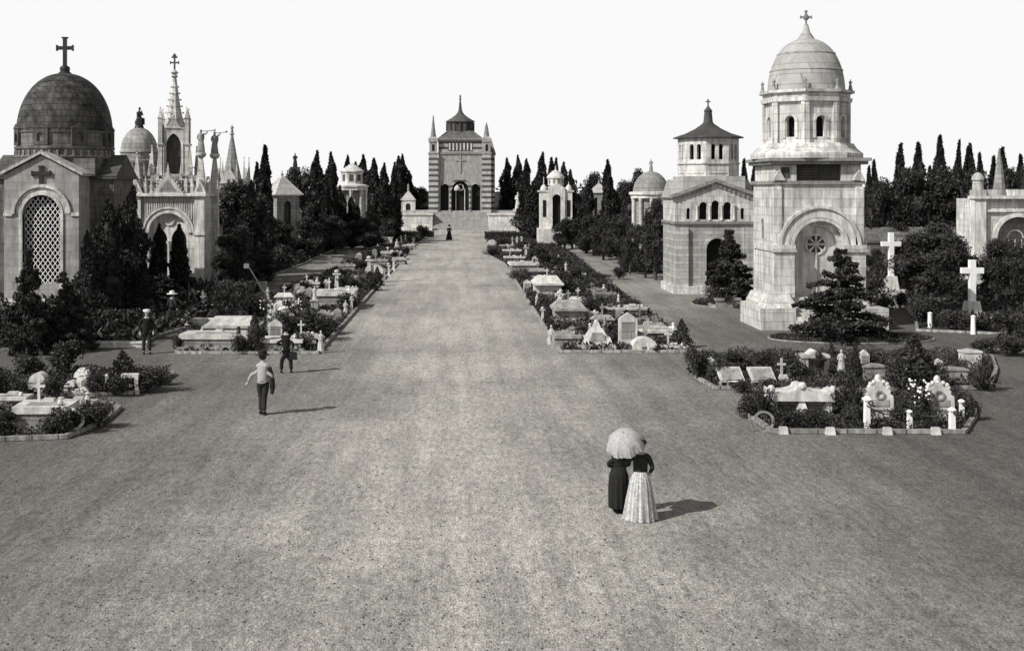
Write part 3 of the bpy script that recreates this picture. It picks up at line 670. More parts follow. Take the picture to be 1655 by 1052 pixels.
for x, tip, nm in ((-4.55, 19.1, ''), (4.4, 17.9, '')):
    b = MB(); b.cb(x, .1, 0, 12.6, 1.5, 1.6); tu_ = b.build('turret', 'banded_stone', r_)
    b = MB(); b.cb(x, .1, 12.6, 12.8, 1.75); b.cb(x, .1, 12.8, 14.6, 1.3); b.cb(x, .1, 14.6, 15.2, 1.6); b.frus(x, .1, 15.2, 15.5, 1.6, 1.6, 1.0, 1.0); b.build('turret_top', 'dim_stone', tu_)
    b = MB(); b.box(x-.2, x+.2, -.59, -.5, 13.1, 14.2); b.box(x-.81, x-.4, -.3, .5, 14.61, 15.19); b.build('turret_window', 'opening', tu_)
    b = MB(); b.lathe(x, .1, [(.5, 15.4), (.28, 17.0), (.08, tip-.1), (.05, tip)], 8); b.build('turret_spire', 'grey_stone', tu_)
b = MB(); b.frus(4.9, 5.5, 12.6, 15.5, 2.4, 5.2, .8, 3); b.build('side_roof', 'weathered_stone', r_)

# ================================================================== tall domed mausoleum at right
Zf = 60.5; Zc = 62.6; sT = F/Zf; r_ = empty('domed_mausoleum', ((15.58+19.96)/2, Zc, 0), 'tall pale mausoleum with ribbed light dome, octagonal drum and arched portal', 'mausoleum')
hw = 2.15; yf = -2.1
b = MB(); b.awall(4.3, 7.0, .7, [(.05, 2.5, 0, 3.95, 'r')], yf); b.box(-hw, -hw+.6, yf+.7, 2.1, 0, 7.0); b.box(hw-.6, hw, yf+.7, 2.1, 0, 7.0); b.box(-hw+.6, hw-.6, 1.6, 2.1, 0, 7.0); b.box(-hw+.6, hw-.6, yf+.7, 1.6, 6.6, 6.98)
b.build('wall', 'pale_stone', r_)
b = MB(); b.box(-hw-.35, hw+.35, yf-.25, 2.3, .05, 1.05); b.frus(0, 0.02, 1.05, 1.5, 4.95, 4.75, 4.5, 4.4)
b.box(-hw-1.0, hw+.9, yf-1.1, 1.4, 0, .98) if False else None
b.box(-hw-.95, -hw+.75, yf-1.15, 1.0, 0, 1.05); b.box(hw-.7, hw+.9, yf-1.15, 1.0, 0, 1.05); b.frus(-hw+.12, yf-.1, 1.05, 1.75, 1.6, 1.5, .95, .6)
b.build('plinth', 'pale_stone', r_)
b = MB()
for k in range(6): b.box(-hw+.75, hw-.7, yf-2.0+k*.3, yf-.25, k*.16, (k+1)*.16)
b.build('steps', 'pale_stone', r_, False)
b = MB()
for x in (-hw+.42, hw-.42):
    b.box(x-.5, x+.5, yf-.3, yf, 1.5, 3.72); b.box(x-.58, x+.58, yf-.42, yf, 3.72, 3.84); b.box(x-.54, x+.54, yf-.36, yf, 3.86, 4.05)
b.box(-hw-.08, -hw, yf, 1.9, 3.72, 4.05)
for x in (-hw+.14, hw-.14): b.box(x-.2, x+.2, yf-.1, yf, 4.05, 6.9)
b.build('pilaster', 'pale_stone', r_)
b = MB(); b.ring(.05, 3.95, 1.27, 1.42, yf-.18, yf+.2, 28); b.ring(.05, 3.95, 1.45, 1.86, yf-.1, yf+.1, 28); b.ring(.05, 3.95, 1.88, 2.02, yf-.2, yf+.0, 28); b.build('archivolt', 'carved_stone', r_)
b = MB(); b.ring(.05, 3.95, 1.0, 1.26, yf+.3, yf+.6, 24); b.box(-1.2, -.95, yf+.3, yf+.6, 1.0, 3.95); b.box(1.05, 1.3, yf+.3, yf+.6, 1.0, 3.95); b.build('inner_arch', 'pale_stone', r_)
b = MB(); b.box(-1.2, 1.3, yf+.62, yf+.7, .9, 5.2); b.build('portal_panel', 'carved_stone', r_)
b = MB(); zc = 4.05
for k in range(8): a_ = k*PI/4; b.tube([(.05, yf+.56, zc), (.05+.46*math.cos(a_), yf+.56, zc+.46*math.sin(a_))], [.03, .06], 6)
b.ring(.05, zc, .44, .52, yf+.54, yf+.62, 24, 0, 2*PI); b.box(0, .1, yf+.52, yf+.6, 1.0, 3.6); b.build('wheel_cross', 'marble', r_)
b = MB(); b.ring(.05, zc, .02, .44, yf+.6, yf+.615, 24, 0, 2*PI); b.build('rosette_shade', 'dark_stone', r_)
b = MB(); b.box(-hw-.12, hw+.12, yf-.12, 2.2, 7.0, 7.18); b.box(-hw-.22, hw+.22, yf-.25, 2.3, 7.98, 8.14); b.box(-hw-.34, hw+.34, yf-.4, 2.4, 8.14, 8.3); b.build('cornice', 'grey_stone', r_)
b = MB(); b.box(-hw+.05, -1.05, yf+.05, 2.0, 7.18, 7.98); b.box(1.15, hw-.05, yf+.05, 2.0, 7.18, 7.98); b.box(-1.05, 1.15, yf+.55, 2.0, 7.18, 7.98); b.build('attic', 'pale_stone', r_)
b = MB(); b.box(-1.0, 1.1, yf+.35, yf+.5, 7.2, 7.96)
for k in range(6): b.box(-1.0, 1.1, yf+.25, yf+.35, 7.22+k*.13, 7.28+k*.13)
b.build('attic_panel', 'dark_stone', r_)
b = MB(); b.box(-hw+.35, -hw+.75, yf-.0, yf+.045, 7.35, 7.85); b.build('attic_niche', 'dark_stone', r_)
b = MB()
for sx_ in (-1, 1): b.prY([(sx_*(hw+.1), 7.2), (sx_*(hw-.5), 7.2), (sx_*(hw-.2), 7.75)], yf-.2, yf+.04)
b.build('gablet', 'pale_stone', r_)
b = MB(); b.lathe(0, 0, [(2.75, 8.3), (2.75, 8.55), (2.45, 8.8), (2.3, 9.05)], 8, PI/8+.1); 
rD = 2.02; ap = rD*math.cos(PI/8); sd = 2*rD*math.sin(PI/8)
for k in range(8):
    b.M = rotz(k*PI/4+.1, 0, 0, 9.0); b.awall(sd, 2.1, .3, [(0, .42, .35, 1.15, 'r')], -ap); b.ring(0, 1.15, .25, .4, -ap-.08, -ap, 12)
    for x in (-.33, .33): b.box(x-.07, x+.07, -ap-.06, -ap, .3, 1.15)
    b.box(-sd/2-.02, -sd/2+.16, -ap-.14, -ap+.05, 0, 2.1); b.box(sd/2-.16, sd/2+.02, -ap-.14, -ap+.05, 0, 2.1)
b.M = None; b.lathe(0, 0, [(rD+.2, 11.1), (rD+.24, 11.3), (rD+.12, 11.32), (rD+.12, 11.5), (rD+.32, 11.55), (rD+.34, 11.68)], 8, PI/8+.1)
dr_ = b.build('drum', 'pale_stone', r_)
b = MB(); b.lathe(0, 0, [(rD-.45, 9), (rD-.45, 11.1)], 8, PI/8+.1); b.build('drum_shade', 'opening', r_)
b = MB(); pr = []
for i in range(31):
    t_ = i*1.52/30; z = 11.62+2.75*math.sin(t_); rr = 1.9*math.cos(t_)**.85
    pr.append((rr, z))
b.lathe(0, 0, pr, 48)
for hh in (12.75, 13.6):
    t_ = math.asin((hh-11.62)/2.75); rr = 1.9*math.cos(t_)**.85; b.lathe(0, 0, [(rr+.0, hh-.06), (rr+.045, hh-.05), (rr+.045, hh+.0), (rr-.03, hh+.04)], 48)
dm_ = b.build('dome', 'pale_dome', r_)
b = MB(); b.lathe(0, 0, [(.48, 14.25), (.34, 14.5), (.2, 14.7), (.14, 14.95), (.1, 15.1)], 16); dm_ = b.build('dome_cap', 'pale_dome', dm_)
b = MB(); b.tube([(0, 0, 15.0), (0, 0, 15.7)], .05, 6); b.ball((0, 0, 15.45), .16, .1, .16, 8, 6); cross_mb(b, 0, 0, 15.3, .45, .52, .09, .35, .4); b.build('cross', 'grey_stone', dm_.parent)
for k in range(8):
    a_ = k*PI/4+PI/8+.1; b = MB(); x, y = (rD+.12)*math.cos(a_), (rD+.12)*math.sin(a_); b.lathe(x, y, [(.14, 11.68), (.1, 11.8)], 8); figure_mb(b, x, y, 11.76, .5); b.build('drum_statue', 'weathered_stone', dr_)
for zz in (5.2,):
    b = MB(); b.M = rotz(-PI/2); b.ring(0, 5.0, .3, .42, -hw-.05, -hw+.02, 12); b.box(-.42, -.3, -hw-.05, -hw+.02, 4.3, 5.0); b.box(.3, .42, -hw-.05, -hw+.02, 4.3, 5.0); b.build('side_blind_arch', 'carved_stone', r_)
b = MB(); b.M = rotz(-PI/2); b.box(-.3, .3, -hw-.015, -hw+.01, 4.3, 5.0); b.ring(0, 5.0, .01, .3, -hw-.015, -hw+.01, 12); b.build('side_niche', 'weathered_stone', r_)

# ================================================================== mausoleum with octagonal lantern
Zf = 80.; r_ = empty('lantern_mausoleum', (16.85, Zf+2.3, 0), 'pale gabled mausoleum with slate-roofed octagonal lantern and three upper arches', 'mausoleum')
hw = 2.6; yf = -2.3
b = MB(); b.awall(5.2, 4.5, .5, [(.1, 1.35, .0, 2.9, 'r')], yf); b.box(-hw, -hw+.5, yf+.5, 2.3, 0, 4.5); b.box(hw-.5, hw, yf+.5, 2.3, 0, 4.5); b.box(-hw+.5, hw-.5, 1.8, 2.3, 0, 4.5); b.build('lower_wall', 'courses_stone', r_)
b = MB(); b.awall(5.2, 1.6, .35, [(-.78, .5, .12, 1.0, 'r'), (0, .5, .12, 1.1, 'r'), (.78, .5, .12, 1.0, 'r'), (-1.75, .22, .15, .75, 'r'), (1.75, .22, .15, .75, 'r')], yf)
for i, q in enumerate(b.v): b.v[i] = (q[0], q[1], q[2]+4.68)
b.prY([(-hw, 6.28), (hw, 6.28), (0, 7.25)], yf, yf+.35); b.box(-hw, -hw+.4, yf+.35, 2.3, 4.68, 6.28); b.box(hw-.4, hw, yf+.35, 2.3, 4.68, 6.28); b.box(-hw+.4, hw-.4, 1.9, 2.3, 4.68, 6.28); b.build('upper_wall', 'pale_stone', r_)
b = MB()
for x in (-1.2, -.39, .39, 1.2): b.lathe(x, yf-.06, [(.1, 4.78), (.07, 4.88), (.07, 5.55), (.12, 5.7)], 8)
b.build('gallery_column', 'marble', r_)
b = MB(); b.box(-2.1, 2.1, yf+.37, yf+.45, 4.7, 6.2); b.box(-.65, .85, yf+.55, yf+.6, 0, 3.8); b.build('dark_opening', 'opening', r_)
b = MB(); b.box(-hw-.12, hw+.12, yf-.15, 2.4, 4.5, 4.68); b.box(-hw-.05, hw+.05, yf-.08, 2.35, 4.3, 4.42) if False else None
for sg in (-1, 1):
    b.prY([(0, 7.22), (0, 7.45), (sg*(hw+.3), 6.38), (sg*(hw+.3), 6.18)], yf-.25, yf+.6)
for k in range(-8, 9):
    if k: b.box(k*.3-.06, k*.3+.06, yf-.12, yf, 7.2-abs(k)*.3*.395-.22, 7.2-abs(k)*.3*.395-.06)
b.build('cornice', 'grey_stone', r_)
b = MB(); b.prY([(-hw-.2, 6.2), (hw+.2, 6.2), (0, 7.35)], yf+.6, 2.4); b.prX([(yf+.3, 6.2), (2.5, 6.2), (.1, 7.4)], -hw-.1, hw+.1); b.cb(0, 0, 6.5, 7.6, 4.0); b.build('roof', 'pale_dome', r_)
b = MB()
for x in (-hw+.4, hw-.4): b.box(x-.42, x+.42, yf-.22, yf, .5, 4.3)
b.ring(.1, 2.9, .69, .86, yf-.1, yf+.05, 20); b.box(-.78, -.6, yf-.1, yf+.02, .4, 2.9); b.box(.8, .98, yf-.1, yf+.02, .4, 2.9); b.build('pilaster', 'courses_stone', r_)
b = MB(); b.box(-hw-.15, hw+.15, yf-.35, 2.4, 0, .5); b.build('plinth', 'pale_stone', r_)
rD = 2.0; ap = rD*math.cos(PI/8); sd = 2*rD*math.sin(PI/8); b = MB()
for k in range(8):
    b.M = rotz(k*PI/4+.12, 0, 0, 7.2); b.awall(sd, 3.0, .25, [(-.26, .3, 1.5, 2.35, 'r'), (.26, .3, 1.5, 2.35, 'r')], -ap); b.box(-sd/2, sd/2, -ap-.08, -ap, 1.2, 1.3); b.box(-.6, .6, -ap-.04, -ap, .6, .68)
b.M = None; b.lathe(0, 0, [(rD+.05, 10.15), (rD+.12, 10.25)], 8, PI/8+.12); b.build('lantern', 'pale_stone', r_)
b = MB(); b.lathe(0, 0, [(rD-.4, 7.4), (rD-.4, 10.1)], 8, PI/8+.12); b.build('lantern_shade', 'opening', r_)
b = MB(); b.lathe(0, 0, [(rD+.32, 10.12), (rD+.3, 10.2), (1.5, 10.46), (.85, 10.78), (.42, 11.08), (.32, 11.2)], 8, PI/8+.12); lr2_ = b.build('lantern_roof', 'roof_slate', r_)
b = MB(); b.lathe(0, 0, [(.33, 11.1), (.25, 11.9), (.3, 11.95), (.22, 12.05), (.1, 12.2), (.06, 12.3)], 8); cross_mb(b, 0, 0, 12.2, .55, .32, .08); b.build('finial', 'dark_stone', lr2_)

# ================================================================== smaller monuments in the distance
def kiosk(px, Z, wpx, eave, apex, label, cat='chapel', mat='pale_stone', roof='pale_dome', rz=0, ops=1, ball=True, ov=.25, name='small_chapel', g=None, kind='r', fin=None):
    s = F/Z; w = wpx/s; he = CH+(HY-eave)/s; ha = CH+(HY-apex)/s
    r_ = empty(name, (XZ(px, Z), Z, 0), label, cat, g, rz); b = MB(); ow = w*.3 if ops == 1 else w*.2
    zs = he-w*.38; O = [(0, w*.34, 1.0, zs, kind)] if ops == 1 else [(-w*.24, w*.2, 1., zs, kind), (w*.24, w*.2, 1., zs, kind)]
    for k in range(4): b.M = rotz(k*PI/2); b.awall(w, he, .2, O, -w/2)
    for k in range(4): b.M = rotz(k*PI/2); b.box(-w/2-.04, -w/2+.2, -w/2-.05, -w/2+.15, 0, he-.1)
    b.M = None; b.build('wall', mat, r_)
    b = MB(); b.cb(0, 0, he, he+.12, w+.3); b.cb(0, 0, 0, .9, w+.35); b.build('cornice', 'carved_stone', r_)
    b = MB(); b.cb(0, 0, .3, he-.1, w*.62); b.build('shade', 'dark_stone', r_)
    b = MB(); b.frus(0, 0, he+.12, ha, w+ov, w+ov, .1, .1); rf_ = b.build('roof', roof, r_)
    b = MB(); b.lathe(0, 0, [(.12, ha-.1), (.16, ha+.1), (.05, ha+.2), (.04, ha+.45)], 8)
    if fin: figure_mb(b, 0, 0, ha, fin)
    b.build('finial', 'grey_stone', rf_); return r_
kiosk(456, 125, 38, 317, 283, 'small chapel with steep pale pyramid roof among the left cypresses', rz=.62, ov=.9, mat='weathered_stone', roof='pale_dome')
kiosk(413, 112, 15, 322, 306, 'tiny white canopy tomb in front of the tall left cypress', mat='marble', cat='canopy tomb', name='canopy_tomb')
kiosk(480, 128, 12, 343, 332, 'slim white shrine beside the pyramid-roofed chapel', mat='marble', cat='shrine', name='shrine')
kiosk(660, 212, 22, 324, 308, 'little white domed shrine left of the ossuary steps', mat='marble', cat='shrine', name='shrine', fin=1.2)
kiosk(607, 160, 20, 325, 305, 'narrow white monument tucked between cypresses left of the ossuary', mat='marble', cat='monument', name='monument')
# two-tier temple
Z = 150.; s = F/Z; r_ = empty('octagonal_temple', (XZ(569, Z), Z, 0), 'two-tiered white octagonal temple with columns between left cypresses', 'temple')
b = MB(); b.lathe(0, 0, [(1.9, 0), (1.9, 2.6), (1.2, 2.6), (1.2, 6.6)], 8, PI/8); b.build('core', 'weathered_stone', r_)
b = MB()
for k in range(8): b.lathe(1.65*math.cos(k*PI/4), 1.65*math.sin(k*PI/4), [(.24, 2.6), (.19, 2.8), (.17, 6.2), (.26, 6.6)], 10)
b.build('column', 'marble', r_)
b = MB(); b.lathe(0, 0, [(2.0, 6.6), (2.0, 6.95), (2.15, 7.0), (2.15, 7.15), (1.5, 7.35), (1.38, 7.4), (1.38, 8.7), (1.55, 8.8), (1.55, 8.95), (.05, 9.9)], 8, PI/8); b.build('upper_tier', 'pale_stone', r_)
b = MB()
for k in range(8): b.M = rotz(k*PI/4); b.box(-.25, .25, -1.31, -1.2, 7.7, 8.5)
b.M = None; b.build('window', 'dark_stone', r_)
# white chapel with cupola right of ossuary
Z = 150.; s = F/Z; r_ = empty('white_chapel', (XZ(898, Z), Z, 0), 'bright white chapel with central cupola and dark round arch right of the ossuary', 'chapel')
b = MB(); b.awall(2.0, 6.9, .4, [(0, 1.0, 2.0, 5.6, 'r')], -1.6); b.box(-1.9, -1, -1.35, 1.4, 0, 6.4); b.box(1, 1.9, -1.35, 1.4, 0, 6.4); b.prY([(-1.0, 6.9), (1.0, 6.9), (0, 7.5)], -1.6, 1.2); b.build('wall', 'marble', r_)
b = MB(); b.box(-.6, .6, -1.15, -1.1, 1.8, 6.4); b.box(-1.65, -1.25, -1.38, -1.34, 3.4, 5.4); b.box(1.25, 1.65, -1.38, -1.34, 3.4, 5.4); b.build('dark_opening', 'opening', r_)
b = MB(); b.box(-2.1, 2.1, -1.45, 1.5, 6.4, 6.6); b.build('cornice', 'carved_stone', r_)
b = MB(); b.ring(0, 5.6, .5, .66, -1.66, -1.5); b.build('archivolt', 'carved_stone', r_)
b = MB(); b.box(-2.2, 2.2, -2.6, 1.5, 0, 2.0); b.build('podium', 'carved_stone', r_)
b = MB(); b.lathe(0, 0, [(.95, 7.2), (.95, 8.0), (1.1, 8.05), (1.1, 8.15), (.95, 8.4), (.5, 8.85), (.1, 9.05), (.05, 9.6)], 16)
for x in (-1.5, 1.5): b.lathe(x, -.9, [(.42, 6.6), (.4, 6.9), (.2, 7.2), (.07, 7.3), (.05, 8.2 if x < 0 else 7.6)], 10)
b.build('cupola', 'marble', r_)
b = MB()
for k in range(6): a_ = PI+k*PI/5; b.M = rotz(a_+PI/2); b.box(-.12, .12, -.97, -.9, 7.4, 7.9)
b.M = None; b.build('cupola_window', 'grey_stone', r_)
kiosk(968, 140, 26, 312, 296, 'grey temple front half hidden by trees right of the white chapel', mat='weathered_stone', cat='temple', name='temple', ops=2)
# domed chapel with statue
Z = 104.; s = F/Z; r_ = empty('domed_chapel', (XZ(1052, Z), Z, 0), 'grey domed chapel with standing statue, beside the lantern mausoleum', 'chapel')
b = MB(); b.lathe(0, 0, [(1.35, 0), (1.35, 6.1)], 24); b.build('wall', 'weathered_stone', r_)
b = MB()
for k in range(10): a_ = k*PI/5+.2; b.lathe(1.5*math.cos(a_), 1.5*math.sin(a_), [(.2, 0), (.16, .4), (.15, 5.7), (.22, 6.0)], 8)
b.build('column', 'marble', r_)
b = MB(); b.lathe(0, 0, [(1.7, 6.0), (1.7, 6.25), (1.85, 6.3), (1.85, 6.5), (1.55, 6.55)], 24); b.build('cornice', 'carved_stone', r_)
b = MB(); b.lathe(0, 0, [(1.5*math.cos(t), 6.5+1.75*math.sin(t)) for t in [i*1.5/14 for i in range(15)]], 24); b.build('dome', 'grey_stone', r_)
b = MB(); b.lathe(0, 0, [(.2, 8.2), (.14, 8.35)], 8); figure_mb(b, 0, 0, 8.3, .95); b.build('statue', 'old_marble', r_)
# pier chapel at right edge
Z = 85.; s = F/Z; r_ = empty('arcaded_chapel', (XZ(1645, Z), Z, 0), 'pale arcaded chapel with capped corner pier at the right edge', 'chapel')
b = MB(); b.awall(6.6, 6.1, .5, [(0, 2.9, 0, 3.4, 'r'), (2.7, .8, 0, 3.6, 'r')], 0, -2.6); b.box(-2.6, -2.1, .5, 4, 0, 6.1); b.box(3.5, 4, .5, 4, 0, 6.1); b.box(-2.1, 3.5, 3.5, 4, 0, 6.1); b.build('wall', 'pale_stone', r_)
b = MB(); b.box(-3.1, -2.3, -.3, .5, 0, 6.1); b.box(-3.2, 4.2, -.45, .6, 6.1, 6.3); b.box(-2.3, 4.1, -.2, .45, 5.2, 5.35); b.ring(0, 3.4, 1.46, 1.75, -.15, .1, 20); b.build('cornice', 'carved_stone', r_)
b = MB(); b.cb(-2.7, .1, 6.3, 6.7, .8); b.lathe(-2.7, .1, [(.38, 6.7), (.34, 7.3), (.42, 7.4), (.4, 7.6), (.2, 7.85), (.05, 7.9)], 12); b.build('pier_cap', 'pale_stone', r_)
b = MB(); b.lathe(-1.1, .4, [(.5, 6.3), (.42, 6.8), (.24, 8.3), (.1, 9.2), (.04, 9.6)], 8); b.build('spirelet', 'weathered_stone', r_)
b = MB(); b.box(-2.2, 3.9, .1, .4, 6.3, 6.75); b.build('parapet', 'pale_stone', r_)
b = MB(); b.box(-1.45, 1.45, .9, 1.0, 0, 4.9); b.build('shade', 'weathered_stone', r_)
b = MB()
for k in range(7): b.tube([(-1.35+k*.45, .4, 0), (-1.35+k*.45, .4, 3.3)], .04, 5)
b.ring(0, 3.4, .5, .58, .36, .44, 16); b.build('grille', 'marble', r_)
# statue on terrace right and column monument left, statue on column
def column_mon(px, Z, top, base_w, label, fig, mat='marble', fmat='marble', colh=None, name='statue_monument', pose='stand'):
    s = F/Z; ht = CH+(HY-top)/s; r_ = empty(name, (XZ(px, Z), Z, 0), label, 'monument')
    hc = ht-fig; b = MB(); b.cb(0, 0, 0, hc*.25, base_w*1.2); b.cb(0, 0, hc*.25, hc*.9, base_w*.8); b.cb(0, 0, hc*.9, hc, base_w*1.05); b.build('pedestal', mat, r_)
    b = MB(); figure_mb(b, 0, 0, hc, fig, pose); b.build('statue', fmat, r_); return r_
column_mon(837, 190, 311, 1.4, 'white statue on pedestal at the right end of the ossuary terrace', 2.6)
column_mon(477, 136, 248, .9, 'dark bronze figure rising above the rounded tree at left', 1.5, 'dark_stone', 'bronze')
column_mon(1453, 88, 384, .5, 'slim grey pillar with a small figure behind the tall white cross', .9, 'weathered_stone', 'weathered_stone')
column_mon(640, 176, 355, .7, 'small white figure on a pedestal before the left cypresses', 1.3)
column_mon(358, 86, 372, .9, 'carved pale monument at the right foot of the gothic chapel', 1.7, 'old_marble', 'old_marble')
# white crosses
def bigcross(px, base, top, wpx, label, ped=.8):
    x, y, s = at(px, base); h = (base-top)/s; r_ = empty('stone_cross', (x, y, 0), label, 'cross')
    b = MB(); b.cb(0, 0, 0, ped*.35, 1.5, 1.2); b.frus(0, 0, ped*.35, ped*1.2, .85, .7, .62, .55); b.build('pedestal', 'marble', r_)
    b = MB(); cross_mb(b, 0, 0, ped*1.2, h-ped*1.2, wpx/s, .3, .74); b.build('shaft', 'white_paint', r_)
bigcross(1440, 476, 376, 31, 'tall white stone cross on a pedestal near the domed mausoleum', 1.0)
bigcross(1571, 512, 420, 35, 'broad white cross before the dark trees by the four bollards', .7)
x, y, s_ = at(1424, 496); r_ = empty('chest_tomb', (x, y, 0), 'rounded pale ledger tomb at the foot of the tall white cross', 'tomb')
b = MB(); b.box(-1.1, 1.1, -.5, .6, 0, .35); b.build('plinth', 'marble', r_); b = MB(); b.prX([(-.45, .35), (.5, .35), (.3, .8), (-.1, .85)], -1.0, 1.0); b.build('ledger', 'old_marble', r_)
for i, (px, base, tp) in enumerate(((1503, 531, 504), (1537, 534, 507), (1573, 540, 509), (1601, 530, 508))):
    x, y, s_ = at(px, base); r_ = MB(); r_.lathe(0, 0, [(.13, 0), (.12, .05), (.1, (base-tp)/s_*.9), (.13, (base-tp)/s_*.92), (.02, (base-tp)/s_)], 12)
    o = r_.build('bollard', 'white_paint'); o.location = (x, y, 0)
    tag(o, ['slim white post nearest the domed mausoleum, below the dark trees', 'slim white post between the first and third of the row', 'tallest slim white post, under the broad white cross', 'short white post deeper in the shade beyond the broad cross'][i], 'post', 'white posts before the crosses')
b = MB(); b.box(-4.2, 4.0, 0, .5, 0, 2.4); b.box(-4.4, 4.2, -.1, .6, 2.4, 2.6); b.prX([(.6, 0), (3.5, 0), (3.5, 3.6), (.6, 2.5)], -4.2, 4.0)
o = b.build('garden_wall', 'sooty_shade_stone'); o.location = (XZ(1490, 100), 100, 0); tag(o, 'weathered grey retaining wall under the right tree line', 'wall')
# sign on hedge
x, y, s_ = at(1057, 446); r_ = empty('notice_board', (x, y, 0), 'small white square notice on a dark post by the lantern mausoleum', 'sign')
b = MB(); b.box(-.04, .04, -.04, .04, 0, 1.1); b.build('post', 'wood', r_); b = MB(); b.box(-.3, .3, -.08, -.045, 1.0, 1.6); b.build('board', 'white_paint', r_)
x, y, s_ = at(420, 482); r_ = empty('leaning_pole', (x, y, 0), 'thin leaning pole with small white plate beside the clipped hedge at left', 'pole')
b = MB(); b.tube([(.5, 0, 0), (-.75, .1, 2.0)], .035, 6); b.build('shaft', 'straw', r_); b = MB(); b.box(-1.0, -.68, 0, .04, 1.85, 2.15); b.build('plate', 'white_paint', r_)
b = MB(); b.tube([(-.25, 0, 0), (.2, .05, 1.2), (.35, .1, 1.9)], .04, 6); o = b.build('stake', 'bark'); x, y, s_ = at(333, 492); o.location = (x, y, 0); tag(o, 'dark wooden stake leaning by the right corner of the gothic chapel', 'stake')
# ------------------------------------------------------------------ trees and hedges
cypress(425, 235, 110, 28, 'tallest slim cypress behind the tiny white canopy tomb', v=3)
cypress(410, 262, 118, 20, 'short thin cypress left of the tallest slim cypress')
cypress(508, 244, 135, 32, 'thick cypress right of the bronze figure')
cypress(536, 246, 140, 30, 'cypress just left of the octagonal temple')
cypress(559, 251, 168, 20, 'cypress top showing over the octagonal temple roof')
cypress(576, 262, 172, 26, 'blunt cypress behind the right side of the temple roof')
cypress(589, 250, 162, 22, 'pointed cypress just right of the octagonal temple')
cypress(606, 256, 158, 30, 'broad cypress above the narrow white monument')
cypress(621, 264, 156, 26, 'shorter cypress right of the broad one')
cypress(637, 262, 176, 16, 'thin pale-tipped cypress left of the three-tipped group')
cypress(646, 252, 216, 20, 'three-tipped cypress, left tip, left of the ossuary')
cypress(653, 249, 218, 18, 'three-tipped cypress, highest tip, left of the ossuary')
cypress(663, 276, 220, 20, 'low cypress at the right of the three-tipped group')
cypress(569, 318, 140, 26, 'small dark cypress standing before the octagonal temple columns')
cypress(492, 285, 138, 24, 'low dark cypress right of the bronze figure')
cypress(524, 290, 131, 26, 'low dark cypress between the two thick ones')
cypress(600, 330, 140, 24, 'small cypress below the narrow white monument')
cypress(633, 320, 160, 24, 'small cypress before the white pedestal figure')
cypress(550, 300, 145, 22, 'slim cypress touching the left columns of the temple')
cypress(823, 255, 222, 18, 'pointed cypress nearest the right of the ossuary')
cypress(838, 251, 220, 22, 'second cypress right of the ossuary, behind the terrace statue')
cypress(853, 257, 170, 22, 'rounded cypress with forked tip right of the ossuary')
cypress(867, 246, 160, 26, 'highest cypress left of the bright white chapel')
cypress(848, 288, 214, 34, 'wide low cypress behind the terrace statue')
cypress(889, 254, 175, 18, 'cypress tip left of the white chapel cupola')
cypress(896, 255, 178, 16, 'cypress tip directly over the white chapel cupola')
cypress(908, 262, 172, 20, 'cypress right of the white chapel cupola')
cypress(920, 274, 165, 22, 'leaning low cypress beside the white chapel')
cypress(985, 258, 122, 24, 'lone tall cypress in front of the grey temple')
cypress(948, 292, 130, 26, 'dark cypress left of the grey temple')
cypress(1205, 257, 112, 20, 'cypress peeping between the two right mausoleums')
cypress(1215, 268, 116, 18, 'low cypress tip left of the tall domed mausoleum')
for i, (px, tp, w_, lb) in enumerate([(1408, 268, 18, 'slender cypress tip beside the tall domed mausoleum'), (1421, 258, 20, 'low cypress just right of the tall domed mausoleum'), (1450, 232, 26, 'conical cypress left of the twin on the right skyline'), (1479, 230, 28, 'conical cypress right twin, bushy base, on the right skyline'),
        (1505, 268, 20, 'low tip between the twin cypresses and the highest one'), (1524, 218, 26, 'highest sharp cypress on the right skyline'), (1541, 226, 18, 'thin cypress right of the highest one'), (1556, 236, 22, 'pale-edged cypress above the capped pier, left'),
        (1576, 232, 22, 'blunt cypress above the capped pier'), (1590, 247, 20, 'low cypress right of the capped pier'), (1603, 252, 22, 'low cypress over the arcaded chapel cornice'), (1628, 238, 26, 'cypress behind the arcaded chapel roof'), (1648, 250, 24, 'rightmost cypress at the picture border')]):
    cypress(px, tp, 108+i % 3*3, w_, lb, 'cypresses on the right skyline')
for px, tp, Z, w_, lb in [(452, 352, 117, 50, 'low dark tree before the pyramid-roofed chapel'), (500, 348, 122, 46, 'low dark tree at the foot of the thick cypress'), (542, 346, 129, 40, 'low dark tree left before the octagonal temple'), (590, 350, 138, 36, 'low dark tree right before the octagonal temple'), (625, 352, 150, 32, 'low dark tree left of the white pedestal figure'),
        (1018, 360, 98, 34, 'low dark tree before the columns of the grey domed chapel'), (912, 352, 138, 40, 'low dark tree before the white chapel podium'), (975, 352, 118, 44, 'low dark tree below the lone tall cypress')]:
    broad(px, tp, Z, w_, lb, 'dense evergreen trees', int(px) % 3)
broad(676, 300, 221, 40, 'rounded dark tree touching the left of the ossuary', v=0)
broad(477, 268, 131, 56, 'rounded dark tree under the bronze figure', v=1)
broad(388, 285, 93, 96, 'large dark evergreen right of the gothic chapel', v=2)
broad(408, 330, 100, 56, 'dark evergreen filling the gap below the slim left cypress', v=0)
broad(928, 296, 150, 34, 'dark tree right of the white chapel', v=0)
broad(952, 300, 148, 34, 'dark tree left of the grey temple front', v=1)
broad(963, 274, 158, 42, 'rounded tree top over the grey temple', v=2)
broad(1006, 288, 135, 40, 'dark tree right of the lone tall cypress', v=0)
broad(1030, 268, 128, 44, 'ragged tall tree left of the grey domed chapel', v=2)
broad(1060, 318, 92, 44, 'dark tree hugging the left side of the lantern mausoleum', v=2)
